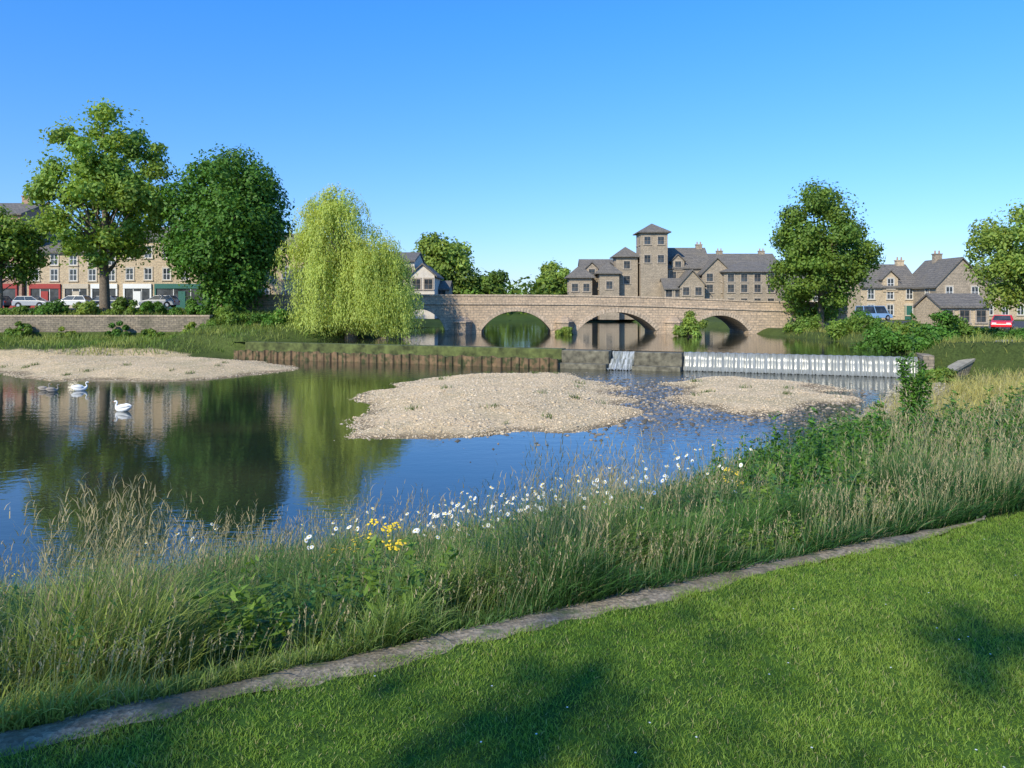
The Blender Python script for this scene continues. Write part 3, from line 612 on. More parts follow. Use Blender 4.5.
# ------------------------------------------------------------------ bridge
def bridge():
    e=empty('stone_bridge',(8,80,0),'old four arched buff stone road bridge over the river','bridge'); ox=8
    arches=[(-13.0,-7.2,3.85),(-3.3,4.2,3.6),(7.0,15.5,3.5),(19.2,25.4,3.15)]; sp=1.5
    top=lambda x: float(np.interp(x,[-30,-10,1,8,15.4,26.6,36],[5.4,5.4,5.38,5.32,5.15,4.72,4.5]))
    def low(x):
        for a,b,c in arches:
            if a<x<b:
                hw=(b-a)/2; rise=c-sp; r=(hw*hw+rise*rise)/(2*rise); cz=c-r; return cz+math.sqrt(max(r*r-(x-(a+b)/2)**2,0))
        return -.3
    xs=set(np.round(np.arange(-30,36.01,.5),3))
    for a,b,c in arches:
        for q in np.linspace(a,b,33): xs.add(round(float(q),4))
        xs.add(round(a-.001,4)); xs.add(round(b+.001,4))
    xs=sorted(xs); y0,y1=0,7.0; mb=MB(); v=[];f=[]
    for x in xs:
        l=low(x) if not any(abs(x-q)<5e-4 for a,b,c in arches for q in (a,b)) else sp
        tt=top(x)-1.05
        v+= [(x-ox,y0,l),(x-ox,y0,tt),(x-ox,y1,l),(x-ox,y1,tt)]
    for i in range(len(xs)-1):
        a=4*i;b=a+4; f+=[(a,b,b+1,a+1),(a+2,a+3,b+3,b+2),(a,a+2,b+2,b),(a+1,b+1,b+3,a+3)]
    f+=[(0,1,3,2),(4*len(xs)-4,4*len(xs)-2,4*len(xs)-1,4*len(xs)-3)]
    mb.add(v,f).obj('spandrel_wall',m_stone_bridge,e)
    xx=np.arange(-30,36.01,1.0)
    for nm,ya,yb,dz0,dz1,mt in (('parapet',-.0,.4,-.9,-.12,m_stone_bridge),('coping',-.09,.5,-.12,.03,m_stone_ring),('string_course',-.14,.42,-1.05,-.9,m_stone_ring),('parapet',6.6,7.0,-.9,-.12,m_stone_bridge)):
        mb=MB();v=[];f=[]
        for x in xx: t=top(x); v+=[(x-ox,ya,t+dz0),(x-ox,yb,t+dz0),(x-ox,yb,t+dz1),(x-ox,ya,t+dz1)]
        for i in range(len(xx)-1):
            a=4*i
            for k in range(4): f.append((a+k,a+(k+1)%4,a+4+(k+1)%4,a+4+k))
        f+=[(0,1,2,3),(4*len(xx)-1,4*len(xx)-2,4*len(xx)-3,4*len(xx)-4)]; mb.add(v,f).obj(nm,mt,e)
    mb=MB();v=[];f=[]
    for x in xx: t=top(x)-.92; v+=[(x-ox,.42,t),(x-ox,6.58,t)]
    for i in range(len(xx)-1): f.append((2*i,2*i+1,2*i+3,2*i+2))
    mb.add(v,f).obj('roadway',m_asph,e)
    for a,b,c in arches:
        hw=(b-a)/2; rise=c-sp; r=(hw*hw+rise*rise)/(2*rise); cz=c-r; cx=(a+b)/2; an=math.asin(min(1,hw/r)); mb=MB(); n=29
        for k in range(n):
            a0=-an+2*an*k/n+.004; a1=-an+2*an*(k+1)/n-.004; rr=r+.02; ro=r+.48+(.06 if k==n//2 else 0)
            poly=[(cx-ox+rr*math.sin(a0),cz+rr*math.cos(a0)),(cx-ox+ro*math.sin(a0),cz+ro*math.cos(a0)),(cx-ox+ro*math.sin(a1),cz+ro*math.cos(a1)),(cx-ox+rr*math.sin(a1),cz+rr*math.cos(a1))]
            mb.prism_y(poly,-.07,.3)
        mb.obj('arch_ring',m_stone_ring,e)
    for x in (-5.25,5.6,17.35):
        w=.95; mb=MB(); mb.prism_z([(x-ox-w,.0),(x-ox-w*.9,-.5),(x-ox-.35,-1.35),(x-ox+.35,-1.35),(x-ox+w*.9,-.5),(x-ox+w,.0)],-.3,2.35)
        q=[(x-ox-w-.08,-.003),(x-ox-w*.9-.08,-.55),(x-ox-.38,-1.45),(x-ox+.38,-1.45),(x-ox+w*.9+.08,-.55),(x-ox+w+.08,-.003)]
        vv=[(a,b,2.35) for a,b in q]+[(a,b,2.5) for a,b in q]+[(x-ox-.3,-.003,3.1),(x-ox+.3,-.003,3.1)]
        ff=[(0,1,2,3,4,5)]+[(i,(i+1)%6,(i+1)%6+6,i+6) for i in range(6)]+[(6,7,12),(7,8,12),(8,9,13,12),(9,10,13),(10,11,13)]
        mb.add(vv,ff); mb.obj('cutwater',m_stone_bridge,e)
bridge()

# ------------------------------------------------------------------ weir
wrot=math.atan2(WU[1],WU[0])
e=empty('river_weir',(A[0],A[1],0),'long low weir with rusty piling, mossy crest and falls','weir',rot=wrot)
U0=1.2
mb=MB(); mb.box(U0,28.6,-.9,.15,-.6,1.26); mb.obj('crest_wall',m_moss,e,bevel=.04)
mb=MB(); mb.box(U0,28.6,-2.2,-.9,-.6,.56); mb.obj('apron',m_moss,e)
mb=MB(); v=[];f=[]; u=U0; pr=[]
while u<28.4:
    q=.7*random.uniform(.8,1.2); dp=random.uniform(.08,.17)
    pr+=[(u,-2.25),(u+.25*q,-2.25),(u+.37*q,-2.25-dp),(u+.71*q,-2.25-dp),(u+.83*q,-2.25)]; u+=q
pr.append((28.7,-2.25)); n=len(pr)
tz=lambda a: .68+.05*math.sin(a*3)+.04*math.sin(a*7.7)
v=[(a,b,-.5) for a,b in pr]+[(a,b,tz(a)) for a,b in pr]+[(a,b+.12,tz(a)) for a,b in pr]
f=[(i,i+1,n+i+1,n+i) for i in range(n-1)]+[(n+i,n+i+1,2*n+i+1,2*n+i) for i in range(n-1)]
mb.add(v,f).obj('sheet_piling',m_rust,e)
mb=MB(); mb.box(28.62,32.0,-1.1,.3,-.6,1.2); mb.box(33.7,36.9,-.9,.3,-.6,1.16); mb.box(28.62,32.0,-2.0,-1.1,-.6,.35); mb.box(33.7,36.9,-1.7,-.9,-.6,.28); mb.box(32.0,33.7,-.05,.25,-.6,1.0)
mb.obj('fish_pass_block',m_conc,e,bevel=.05)
def fallsheet(u0,u1,pro,nm,seed,mat,J=1.0):
    nu=int((u1-u0)/.08); v=[];f=[]
    for i in range(nu+1):
        u=u0+(u1-u0)*i/nu; jit=J*(.03*math.sin(u*7+seed)+.03*math.sin(u*19)+.02*math.sin(u*43))
        for (w,z) in pro: v.append((u,w-jit*(1 if z<1.1 else 0),z+.015*math.sin(u*13)+(J*.03*math.sin(u*31+w*9) if z<1.0 else 0)))
    m=len(pro)
    for i in range(nu):
        for k in range(m-1): q=i*m+k; f.append((q,q+1,q+m+1,q+m))
    MB().add(v,f).obj(nm,mat,e,smooth=True)
fallsheet(32.05,33.65,[(.3,1.17),(-.1,1.12),(-.3,.95),(-.42,.66),(-.8,.60),(-.95,.34),(-1.3,.28),(-1.45,.08),(-2.1,.03)],'fish_pass_cascade',1,m_casc,2.0)
fallsheet(36.95,50.9,[(.02,1.2),(-.30,1.185),(-.46,1.0),(-.54,.7),(-.62,.32),(-.75,.06),(-1.0,.012)],'waterfall_curtain',3,m_falls)
mb=MB(); mb.box(36.95,51.,-.26,-.05,-.6,1.08); mb.obj('falls_sill',m_moss,e)
mb=MB(); mb.box(51.0,51.6,-1.6,1.6,-.6,1.4); mb.obj('wing_wall',m_stone_wall,e,bevel=.04)

mb=MB(); mb.box(-70,20,-.35,.35,-1,2.15); 
e=empty('retaining_wall',(-49.5,73,1.0),'long weathered stone retaining wall above the shore','wall')
mb.obj('wall_face',m_stone_wall,e)
mb=MB(); mb.box(-70,20.05,-.42,.42,2.152,2.32); mb.obj('coping',m_stone_ring,e,bevel=.03)
e=empty('ramp_wall',(25.2,43.2,0),'low dark stone wall sloping down the bank beside the weir','wall',rot=math.atan2(4.6,6.6))
mb=MB(); mb.prism_y([(0,-.8),(8.2,-.8),(8.2,2.0),(7.0,1.95),(0,.45)],-.3,.3); mb.obj('wall_face',m_stone_wall,e)
mb=MB(); mb.prism_y([(0,.452),(7.0,1.952),(8.25,2.002),(8.25,2.14),(7.0,2.09),(-.05,.58)],-.36,.36); mb.obj('coping',plain('coping_concrete',(.30,.27,.21),.9,.3,3),e)

# ------------------------------------------------------------------ buildings
def winmesh(name,w,h,frame,bars=1,surround=m_trim):
    mb=MB(); s=.14
    mb.box(-w/2-s,w/2+s,-.07,.0,h/2,h/2+s*1.4,0); mb.box(-w/2-s,-w/2,-.07,.0,-h/2,h/2,0); mb.box(w/2,w/2+s,-.07,.0,-h/2,h/2,0)
    mb.box(-w/2-s-.05,w/2+s+.05,-.14,.0,-h/2-s,-h/2,0)
    mb.box(-w/2,w/2,-.015,-.003,-h/2,h/2,2)
    f=.06
    mb.box(-w/2,w/2,-.045,-.016,h/2-f,h/2,1); mb.box(-w/2,w/2,-.045,-.016,-h/2,-h/2+f,1); mb.box(-w/2,-w/2+f,-.045,-.016,-h/2+f,h/2-f,1); mb.box(w/2-f,w/2,-.045,-.016,-h/2+f,h/2-f,1)
    mb.box(-w/2+f,w/2-f,-.04,-.018,-.03,.03,1)
    if bars: mb.box(-.03,.03,-.04,-.018,-h/2+f,-.03,1); mb.box(-.03,.03,-.04,-.018,.03,h/2-f,1)
    o=mb.obj('window',[surround,frame,m_glass]); me=o.data; bpy.data.objects.remove(o); me.name=name; return me
W_sash=winmesh('sash_window',.95,1.5,m_white); W_dark=winmesh('dark_window',1.1,1.35,plain('brown_frame',(.16,.13,.1),.6),1,plain('flat_trim',(.40,.33,.25),.8))
def put_win(me,parent,x,y,z,rot=0,scale=1):
    o=bpy.data.objects.new('window',me); o.location=(x,y,z); o.rotation_euler=(0,0,rot); o.scale=(scale,1,scale); return link(o,parent)
def house(name,label,x,y,z0,w,d,eave,rh,roof,wm,floors,cols,win=W_sash,chim=(),rot=0,side=0,door=None,oh=.35,shop=None,category='building',dormers=(),group=None):
    e=empty(name,(x,y,z0),label,category,group,rot)
    mb=MB(); h=w/2
    if roof=='gable_x':
        mb.prism_x([(0,-1),(d,-1),(d,eave),(d/2,eave+rh-.12),(0,eave)],-h,h)
        rf=MB(); k=rh/(d/2)
        rf.prism_x([(-oh,eave-oh*k),(d/2,eave+rh),(d+oh,eave-oh*k),(d+oh,eave-oh*k+.22),(d/2,eave+rh+.22),(-oh,eave-oh*k+.22)],-h-.15,h+.15)
    elif roof=='gable_y':
        mb.prism_y([(-h,-1),(h,-1),(h,eave),(0,eave+rh-.12),(-h,eave)],0,d)
        rf=MB(); k=rh/h
        rf.prism_y([(-h-oh,eave-oh*k),(0,eave+rh),(h+oh,eave-oh*k),(h+oh,eave-oh*k+.22),(0,eave+rh+.22),(-h-oh,eave-oh*k+.22)],-.25,d+.2)
    else:
        mb.box(-h,h,0,d,-1,eave); rf=MB(); oh2=.55; r=min(h,d/2)*.98
        rx=max(h-r,0.05); ry=max(d/2-r,0.05)
        vv=[(-h-oh2,-oh2,eave-.05),(h+oh2,-oh2,eave-.05),(h+oh2,d+oh2,eave-.05),(-h-oh2,d+oh2,eave-.05)]
        vv+=[(a,b,eave+.12) for a,b,c in vv]+[(-rx,d/2-ry,eave+rh),(rx,d/2-ry,eave+rh),(rx,d/2+ry,eave+rh),(-rx,d/2+ry,eave+rh)]
        ff=[(0,3,2,1),(0,1,5,4),(1,2,6,5),(2,3,7,6),(3,0,4,7),(4,5,9,8),(5,6,10,9),(6,7,11,10),(7,4,8,11),(8,9,10,11)]
        rf.add(vv,ff)
    mb.obj('wall',wm,e); ro=rf.obj('roof',m_slate,e)
    for c in chim:
        cm=MB(); cx,cy,cz=c[:3]; cm.box(cx-.55,cx+.55,cy-.35,cy+.35,cz-1.2,cz+1.1,0); cm.box(cx-.63,cx+.63,cy-.43,cy+.43,cz+1.103,cz+1.25,0)
        for q in (-.3,.3): cm.loft([(cx+q,cy,cz+1.25),(cx+q,cy,cz+1.7)],[.13,.1],8,1)
        cm.obj('chimney',[wm,m_stone_pink],ro)
    for fi,zf in enumerate(floors):
        for i in range(cols): put_win(win,e,-h+w*(i+.5)/cols,0,zf)
    if side:
        for zf in floors:
            for i in range(side): put_win(win,e,-h,d*(i+.5)/side,zf,-math.pi/2)
    for dx in dormers:
        dm=MB(); ww,zz=1.1,eave-.2
        dm.prism_y([(dx-ww,zz-.6),(dx+ww,zz-.6),(dx+ww,zz+1.3),(dx,zz+2.3),(dx-ww,zz+1.3)],-.12,d*.35); dm.obj('gable_wall',wm,e)
        dr=MB(); dr.prism_y([(dx-ww-.3,zz+1.1),(dx,zz+2.45),(dx+ww+.3,zz+1.1),(dx+ww+.3,zz+1.27),(dx,zz+2.62),(dx-ww-.3,zz+1.27)],-.3,d*.35); dr.obj('gable_roof',m_slate,e)
        put_win(win,e,dx,-.12,zz+.6)
    if shop:
        for (a,b,mt) in shop:
            sm=MB(); sm.box(a,b,-.22,-.003,2.55,3.15,0); sm.box(a,a+.2,-.18,-.003,0,2.548,0); sm.box(b-.2,b,-.18,-.003,0,2.548,0); sm.box(a+.2,b-.2,-.15,-.003,0,.5,0)
            sm.box(a+.2,b-.2,-.06,-.004,.503,2.548,1)
            m=(b-a-.4)/3
            for q in (1,2): sm.box(a+.2+m*q-.04,a+.2+m*q+.04,-.1,-.061,.503,2.548,2)
            sm.obj('shop_front',[mt,m_glass,m_white],e)
            dm=MB(); dm.box((a+b)/2-.45,(a+b)/2+.45,-.2,-.151,0,2.2,0); dm.obj('door',mt,e)
    if door is not None:
        dm=MB(); dm.box(door-.5,door+.5,-.06,-.004,0,2.1,0); dm.box(door-.65,door+.65,-.09,-.003,2.103,2.3,1); dm.obj('door',[m_green,m_trim],e)
    return e
GL='stone terrace along the street'
sz=3.8
house('terrace_building','tall red sandstone building with chimney and red shop front',-68.5,95,sz,12,10,12.0,1.9,'gable_x',m_stone_pink,[4.8,7.6,10.4],4,chim=[(3.5,5,13.8),(-3,5,13.8)],shop=[(-5.5,-1,m_red),(-.5,5.5,m_red)],group=GL)
house('terrace_building','tan stone terrace building with slate roof and sash windows',-56.2,95.5,sz,12.2,9,7.2,1.9,'gable_x',m_stone_tan,[4.3,6.3],5,chim=[(5.2,4.5,9.2),(-4.5,4.5,9.2)],shop=[(-5.6,-1.6,m_red),(-1.2,2,m_trim),(2.3,5.7,m_white)],group=GL)
house('terrace_building','tan stone terrace building with green shop front',-44.1,95.2,sz,11.8,9,8.8,1.9,'gable_x',m_stone_tan,[4.4,7.2],5,chim=[(5.2,4.5,10.6),(-.5,4.5,10.6)],shop=[(-5.5,-1.9,m_white),(-1.5,5.5,m_green)],group=GL)
house('terrace_building','stone terrace building partly hidden by trees',-31.6,95.6,sz,12.8,9,7.4,2.4,'gable_x',m_stone_tan,[1.6,4.6],5,chim=[(5,4.5,9.5),(-5,4.5,9.5)],group=GL)
house('white_building','pale rendered building with slate roof by the bridge',-16.4,100,3.8,6.6,12,6.3,1.4,'gable_x',m_render_white,[2.4,4.8],4,win=W_dark,rot=0)
house('white_building','pale rendered gabled building beside the river',-11.9,99,3.4,3.2,10,4.8,1.4,'gable_y',m_render_white,[1.4,3.6],2,win=W_dark,rot=0)
house('stone_cottage','low stone cottage with slate roof near the bridge',-9.8,104,3.2,2.0,6,3.2,1.1,'gable_x',m_stone_grey,[1.0,2.5],1,win=W_dark)
fz=2.6
house('riverside_tower','square stone tower with pyramid slate roof',24.8,130,fz,4.7,4.7,14.2,1.8,'hip',m_stone_grey,[12.8,9.6],2,win=W_dark,side=2)
house('riverside_tower','lower stone stair tower with pyramid slate roof',20.2,131,fz,3.8,4,10.0,1.9,'hip',m_stone_grey,[8.6,6],1,win=W_dark,side=1)
GF='riverside stone flats'
house('riverside_flats','grey stone flats with gabled dormers above the river',17.3,133.5,fz,9.6,9,6.9,2.9,'gable_x',m_stone_grey,[2,4.6],4,win=W_dark,dormers=(-3,0.3,3.2),group=GF)
house('riverside_pavilion','stone corner pavilion with pyramid slate roof',12.0,130.2,fz,4.0,4.2,6.3,2.3,'hip',m_stone_grey,[2,4.6],2,win=W_dark,side=2,group=GF)
house('riverside_pavilion','small stone pavilion with pyramid slate roof',16.9,129.3,fz,3.4,3.6,7.0,2.1,'hip',m_stone_grey,[2,5],1,win=W_dark,side=1,group=GF)
house('riverside_flats','grey stone flats with steep slate roof beside the tower',31.2,132,fz,8,9,8.2,3.6,'gable_x',m_stone_grey,[2,4.6,6.9],3,win=W_dark,dormers=(-1.8,),group=GF,chim=[(3,4.5,11.4)])
house('riverside_flats','long slate roofed range of stone flats',41.5,137.5,fz,16,9,8.4,2.7,'gable_x',m_stone_grey,[2,4.6,6.9],6,win=W_dark,group=GF,chim=[(6,4.5,10.6),(-2,4.5,10.6)])
house('riverside_flats','gabled stone bay in front of the flats',30.6,126.5,fz,4.2,6,5.0,2.4,'gable_y',m_stone_grey,[1.6,3.9],2,win=W_dark,group=GF)
house('riverside_flats','stone block of flats with large windows and slate roof',42.0,127.5,fz,11.4,9,7.2,2.0,'hip',m_stone_grey,[2,4.4,6.2],5,win=W_dark,side=3,group=GF)
house('riverside_flats','gabled stone wing with slate roof',35.4,128.5,fz,5.2,7,7.0,2.6,'gable_y',m_stone_grey,[2,4.4,6.3],2,win=W_dark,group=GF)
house('riverside_flats','low stone link block with slate roof',27.5,126.8,fz,3.2,5,4.4,1.6,'gable_x',m_stone_grey,[1.6,3.6],2,win=W_dark,group=GF)
GH='stone houses by the car park'
house('stone_house','grey stone house with dormer and slate roof',54.8,108,2.0,8.4,8,4.9,3.2,'gable_x',m_stone_tan,[1.5,3.8],3,chim=[(3.4,4,7.7),(-3.4,4,7.7)],dormers=(0,),group=GH,door=2.6)
house('stone_house','stone house with tall gable facing the car park',61.6,102,2.0,7.0,9,4.9,3.7,'gable_y',m_stone_grey,[1.6,4.0],2,chim=[(0,6,8.4)],group=GH,side=2)
house('stone_house','grey stone house with slate roof behind the trees',71,109,2.0,9,8,4.6,3.2,'gable_x',m_stone_tan,[1.5,3.6],4,chim=[(3.4,4,7.4)],group=GH)
house('stone_house','grey stone house beside the bridge road',47.3,116,2.0,6.4,8,4.4,2.8,'gable_x',m_stone_grey,[1.5,3.5],3,chim=[(-2.5,4,6.8)],group=GH)
house('low_annexe','low pale walled annexe with slate roof',51.0,84,1.9,5.6,5,2.2,1.3,'gable_x',m_stone_tan,[1.1],3,win=W_dark)

# ------------------------------------------------------------------ cars
m_tyre=plain('tyre_rubber',(.02,.02,.02),.8,.2); m_rim=plain('wheel_alloy',(.5,.5,.5),.35,.1,metal=.6); m_lampm=plain('lamp_lens',(.7,.7,.68),.2,.05); m_tail=plain('tail_lens',(.45,.02,.02),.3,.1)
def car(name,label,loc,rot,paint,L=4.1,W=1.74,H=1.46,van=False,group=None):
    e=empty(name,loc,label,'car' if not van else 'van',group,rot); h=L/2; wx=(-h+.78,h-.8); r=.33
    def arch(cx): return [(cx+ (r+.06)*math.cos(a),.33+(r+.06)*math.sin(a)) for a in np.linspace(0,math.pi,9)]
    base=[(-h,.3)]+arch(wx[0])[::-1]+arch(wx[1])[::-1]+[(h,.3),(h+.02,.55),(h-.1,.78),(h-.9,.93),(-h+.1,.95),(-h-.03,.7)]
    base=[(a,max(b,.2)) for a,b in base]
    MB().prism_y(base,-W/2,W/2).obj('body',paint,e,bevel=.05)
    gb=[(-h+.15,.94),(h-1.05,.92)]; gt=[(-h+.5,H-.06),(h-1.85,H-.06)]
    if van: gt=[(-h+.15,H-.06),(h-1.2,H-.06)]; gb=[(-h+.1,.94),(h-.7,.92)]
    yb,yt=W/2-.06,W/2-.2
    v=[(gb[0][0],-yb,.93),(gb[1][0],-yb,.93),(gb[1][0],yb,.93),(gb[0][0],yb,.93),(gt[0][0],-yt,gt[0][1]),(gt[1][0],-yt,gt[0][1]),(gt[1][0],yt,gt[0][1]),(gt[0][0],yt,gt[0][1])]
    MB().add(v,[(0,1,5,4),(1,2,6,5),(2,3,7,6),(3,0,4,7),(4,5,6,7)]).obj('window',m_glass,e)
    rf=MB(); rf.box(gt[0][0]-.04,gt[1][0]+.04,-yt-.03,yt+.03,H-.07,H,0); rf.obj('roof',paint,e,bevel=.03)
    for sy in (-1,1):
        for fx in (0,.5,1):
            x0=gb[0][0]+(gb[1][0]-gb[0][0])*fx; x1=gt[0][0]+(gt[1][0]-gt[0][0])*fx
            pl=MB(); pl.loft([(x0,sy*(yb+.01),.93),(x1,sy*(yt+.01),H-.05)],[.05,.04],6); pl.obj('pillar',paint,e)
    for x in wx:
        for sy in (-1,1):
            wm=MB(); wm.loft([(x,sy*(W/2-.2),r),(x,sy*(W/2+.01),r)],[r,r],18,0); wo=wm.obj('wheel',m_tyre,e)
            rm=MB(); rm.loft([(x,sy*(W/2+.012),r),(x,sy*(W/2+.03),r)],[r*.62,r*.55],12,0); rm.obj('rim',m_rim,wo)
    for sy in (-1,1):
        a=MB(); a.box(h-.16,h+.03,sy*(W/2-.28)-.18,sy*(W/2-.28)+.18,.6,.74); a.obj('headlight',m_lampm,e)
        a=MB(); a.box(-h-.05,-h+.1,sy*(W/2-.2)-.14,sy*(W/2-.2)+.14,.65,.85); a.obj('tail_light',m_tail,e)
    return e
def paint(n,c): return plain(n,c,.3,.03,1,spec=.6,bstr=0)
p_red=paint('paint_red',(.70,.02,.03)); p_silver=paint('paint_silver',(.35,.36,.38)); p_white=paint('paint_white',(.65,.65,.64)); p_dark=paint('paint_navy',(.03,.05,.1)); p_blue=paint('paint_light_blue',(.25,.42,.65))
car('parked_car','red hatchback parked at the car park edge',(48.7,74,g(48.7,74)+.13),-2.2,p_red)
car('parked_van','pale blue and white van parked by the houses',(48.5,100,g(48.5,99)+.13),.3,p_blue,L=4.8,H=1.95,van=True)
for i,(x,pn,lb) in enumerate([(-62,p_dark,'dark car parked on the street'),(-57,p_silver,'silver car parked on the street'),(-52.3,p_white,'white car parked on the street'),(-47.6,p_dark,'dark car parked on the street'),(-42,p_silver,'silver car parked on the street')]):
    car('parked_car',lb,(x,88.8,g(x,88.8)+.13),0 if i%2 else math.pi,pn,group='cars parked along the street')

# ------------------------------------------------------------------ swans
m_swan=plain('white_feathers',(.8,.79,.76),.7,.05,12); m_cyg=plain('grey_feathers',(.33,.28,.23),.8,.15,12); m_beak=plain('orange_beak',(.6,.2,.03),.4,.1)
def swan(name,label,loc,rot,mat,sc=1,neck=1.0,group='swans on the river'):
    e=empty(name,loc,label,'swan',group,rot,sc); mb=MB(); k=neck
    pts=[(-.62,0,.30),(-.52,0,.25),(-.36,0,.17),(-.15,0,.13),(.08,0,.12),(.28,0,.14),(.39,0,.2),(.45,0,.29),(.47,0,.29+.1*k),(.44,0,.29+.22*k),(.40,0,.29+.33*k),(.40,0,.29+.43*k),(.45,0,.29+.5*k),(.52,0,.29+.5*k),(.58,0,.29+.47*k),(.62,0,.29+.45*k)]
    rad=[(.015,.03),(.06,.11),(.14,.19),(.19,.24),(.2,.25),(.17,.21),(.12,.14),(.075,.08),.055,.048,.044,.045,.052,.055,.04,.02]
    mb.loft(pts,rad,14); mb.obj('body',mat,e,smooth=True)
    for sy in (-1,1):
        w=MB(); w.loft([(.25,sy*.16,.2),(.1,sy*.2,.28),(-.15,sy*.19,.33),(-.4,sy*.12,.34),(-.6,sy*.05,.36)],[(.05,.03),(.13,.07),(.14,.08),(.09,.06),(.02,.02)],10); w.obj('wing',mat,e,smooth=True)
    b=MB(); b.loft([(.6,0,.29+.455*k),(.66,0,.29+.43*k),(.72,0,.29+.40*k)],[(.03,.028),(.02,.025),(.008,.015)],8); b.obj('beak',m_beak,e,smooth=True)
swan('swan','white adult swan gliding on calm water',(-16.2,31,0),2.9,m_swan,.68,.6)
swan('swan','white adult swan near the gravel shore',(-22.2,38.3,0),.4,m_swan,.66,.7)
swan('cygnet','grey brown cygnet swimming by an adult swan',(-23.3,37.8,0),.6,m_cyg,.5,.8)
swan('cygnet','grey brown cygnet swimming by an adult swan',(-24.1,38.4,0),.3,m_cyg,.48,.8)

# ------------------------------------------------------------------ flowers and weeds
m_stem=plain('flower_stem',(.09,.17,.035),.7,.2); m_petal=plain('white_petal',(.78,.78,.73),.6,.06); m_yel=plain('yellow_petal',(.78,.55,.02),.6,.1)
def daisymesh(seed,K):
    mb=MB(); rr=random.Random(seed)
    for k in range(K):
        a=rr.uniform(0,6.28); L=rr.uniform(.04,.24); h=rr.uniform(.40,.66); tx,ty=L*math.cos(a),L*math.sin(a)
        mb.loft([(0,0,0),(tx*.4,ty*.4,h*.5),(tx,ty,h)],[.0025,.0025,.002],5,0)
        tx2=rr.uniform(-.5,.5); ty2=rr.uniform(-.9,-.1); sz_=rr.uniform(.7,1.05)
        for j in range(11):
            b=6.283*j/11; c,s=math.cos(b),math.sin(b); r0,r1=.004,.018*sz_; w=.004*sz_
            P=[(c*r0-s*w*.5,s*r0+c*w*.5),(c*r1-s*w,s*r1+c*w),(c*(r1+.002),s*(r1+.002)),(c*r1+s*w,s*r1-c*w),(c*r0+s*w*.5,s*r0-c*w*.5)]
            mb.add([(tx+p,ty+q,h+tx2*p+ty2*(-q)) for p,q in P],[(0,1,2,3,4)],1)
        mb.loft([(tx,ty,h-.002),(tx,ty,h+.006)],[.007,.005],8,2)
    return mb.obj('daisy_plant',[m_stem,m_petal,m_yel])
rr=random.Random(8); GD='ox-eye daisies in the meadow'
protos=[daisymesh(1,3),daisymesh(2,2),daisymesh(5,4)]
for i in range(80):
    pz=protos[i%3]; u=rr.random()
    t=rr.gauss(2.2,.8) if u<.8 else rr.uniform(-1.5,6); s=rr.uniform(1.8,5.2); x,y=xy(t,s)
    if i<3: o=pz
    else: o=pz.copy(); COL.objects.link(o)
    tag(o,'white ox-eye daisies standing in long grass','flower',GD)
    o.location=(x,y,g(x,y)); o.rotation_euler=(rr.uniform(-.15,.15),rr.uniform(-.15,.15),rr.uniform(-.8,.8)); o.scale=(1,1,rr.uniform(.95,1.35))
def ragwort():
    mb=MB(); rr=random.Random(3)
    for k in range(4):
        a=rr.uniform(0,6.28); tx,ty=.10*math.cos(a),.10*math.sin(a); h=rr.uniform(.50,.74)
        mb.loft([(0,0,0),(tx*.3,ty*.3,h*.6),(tx,ty,h)],[.006,.005,.003],5,0)
        for q in range(9):
            px,py,pz=tx+rr.uniform(-.045,.045),ty+rr.uniform(-.045,.045),h+rr.uniform(-.04,.03); n=9
            mb.add([(px,py,pz+.004)]+[(px+.011*math.cos(6.283*j/n),py+.011*math.sin(6.283*j/n),pz+rr.uniform(-.003,.003)+.005*math.sin(6.283*j/n)) for j in range(n)],[(0,j+1,(j+1)%n+1) for j in range(n)],1)
        for q in range(6):
            zz=h*rr.uniform(.2,.8); b=rr.uniform(0,6.28); f=zz/h; L=.09
            mb.add([(tx*f,ty*f,zz),(tx*f+L*.5*math.cos(b)-.015*math.sin(b),ty*f+L*.5*math.sin(b)+.015*math.cos(b),zz+.02),(tx*f+L*math.cos(b),ty*f+L*math.sin(b),zz),(tx*f+L*.5*math.cos(b)+.015*math.sin(b),ty*f+L*.5*math.sin(b)-.015*math.cos(b),zz+.02)],[(0,1,2,3)],0)
    return mb.obj('ragwort_plant',[m_stem,m_yel])
r0=ragwort(); tag(r0,'yellow ragwort in flower among long grass','flower','yellow ragwort plants'); first=True
for (x,y,sc) in [(-1.2,5.9,.95),(-.95,5.5,.95),(-1.3,5.5,.85),(-.8,4.9,.9),(2.6,8.8,.9),(-4.2,6.2,.8)]:
    o=r0 if first else r0.copy()
    if not first: COL.objects.link(o)
    first=False; o.location=(x,y,g(x,y)); o.rotation_euler=(0,0,x*7); o.scale=(sc,)*3
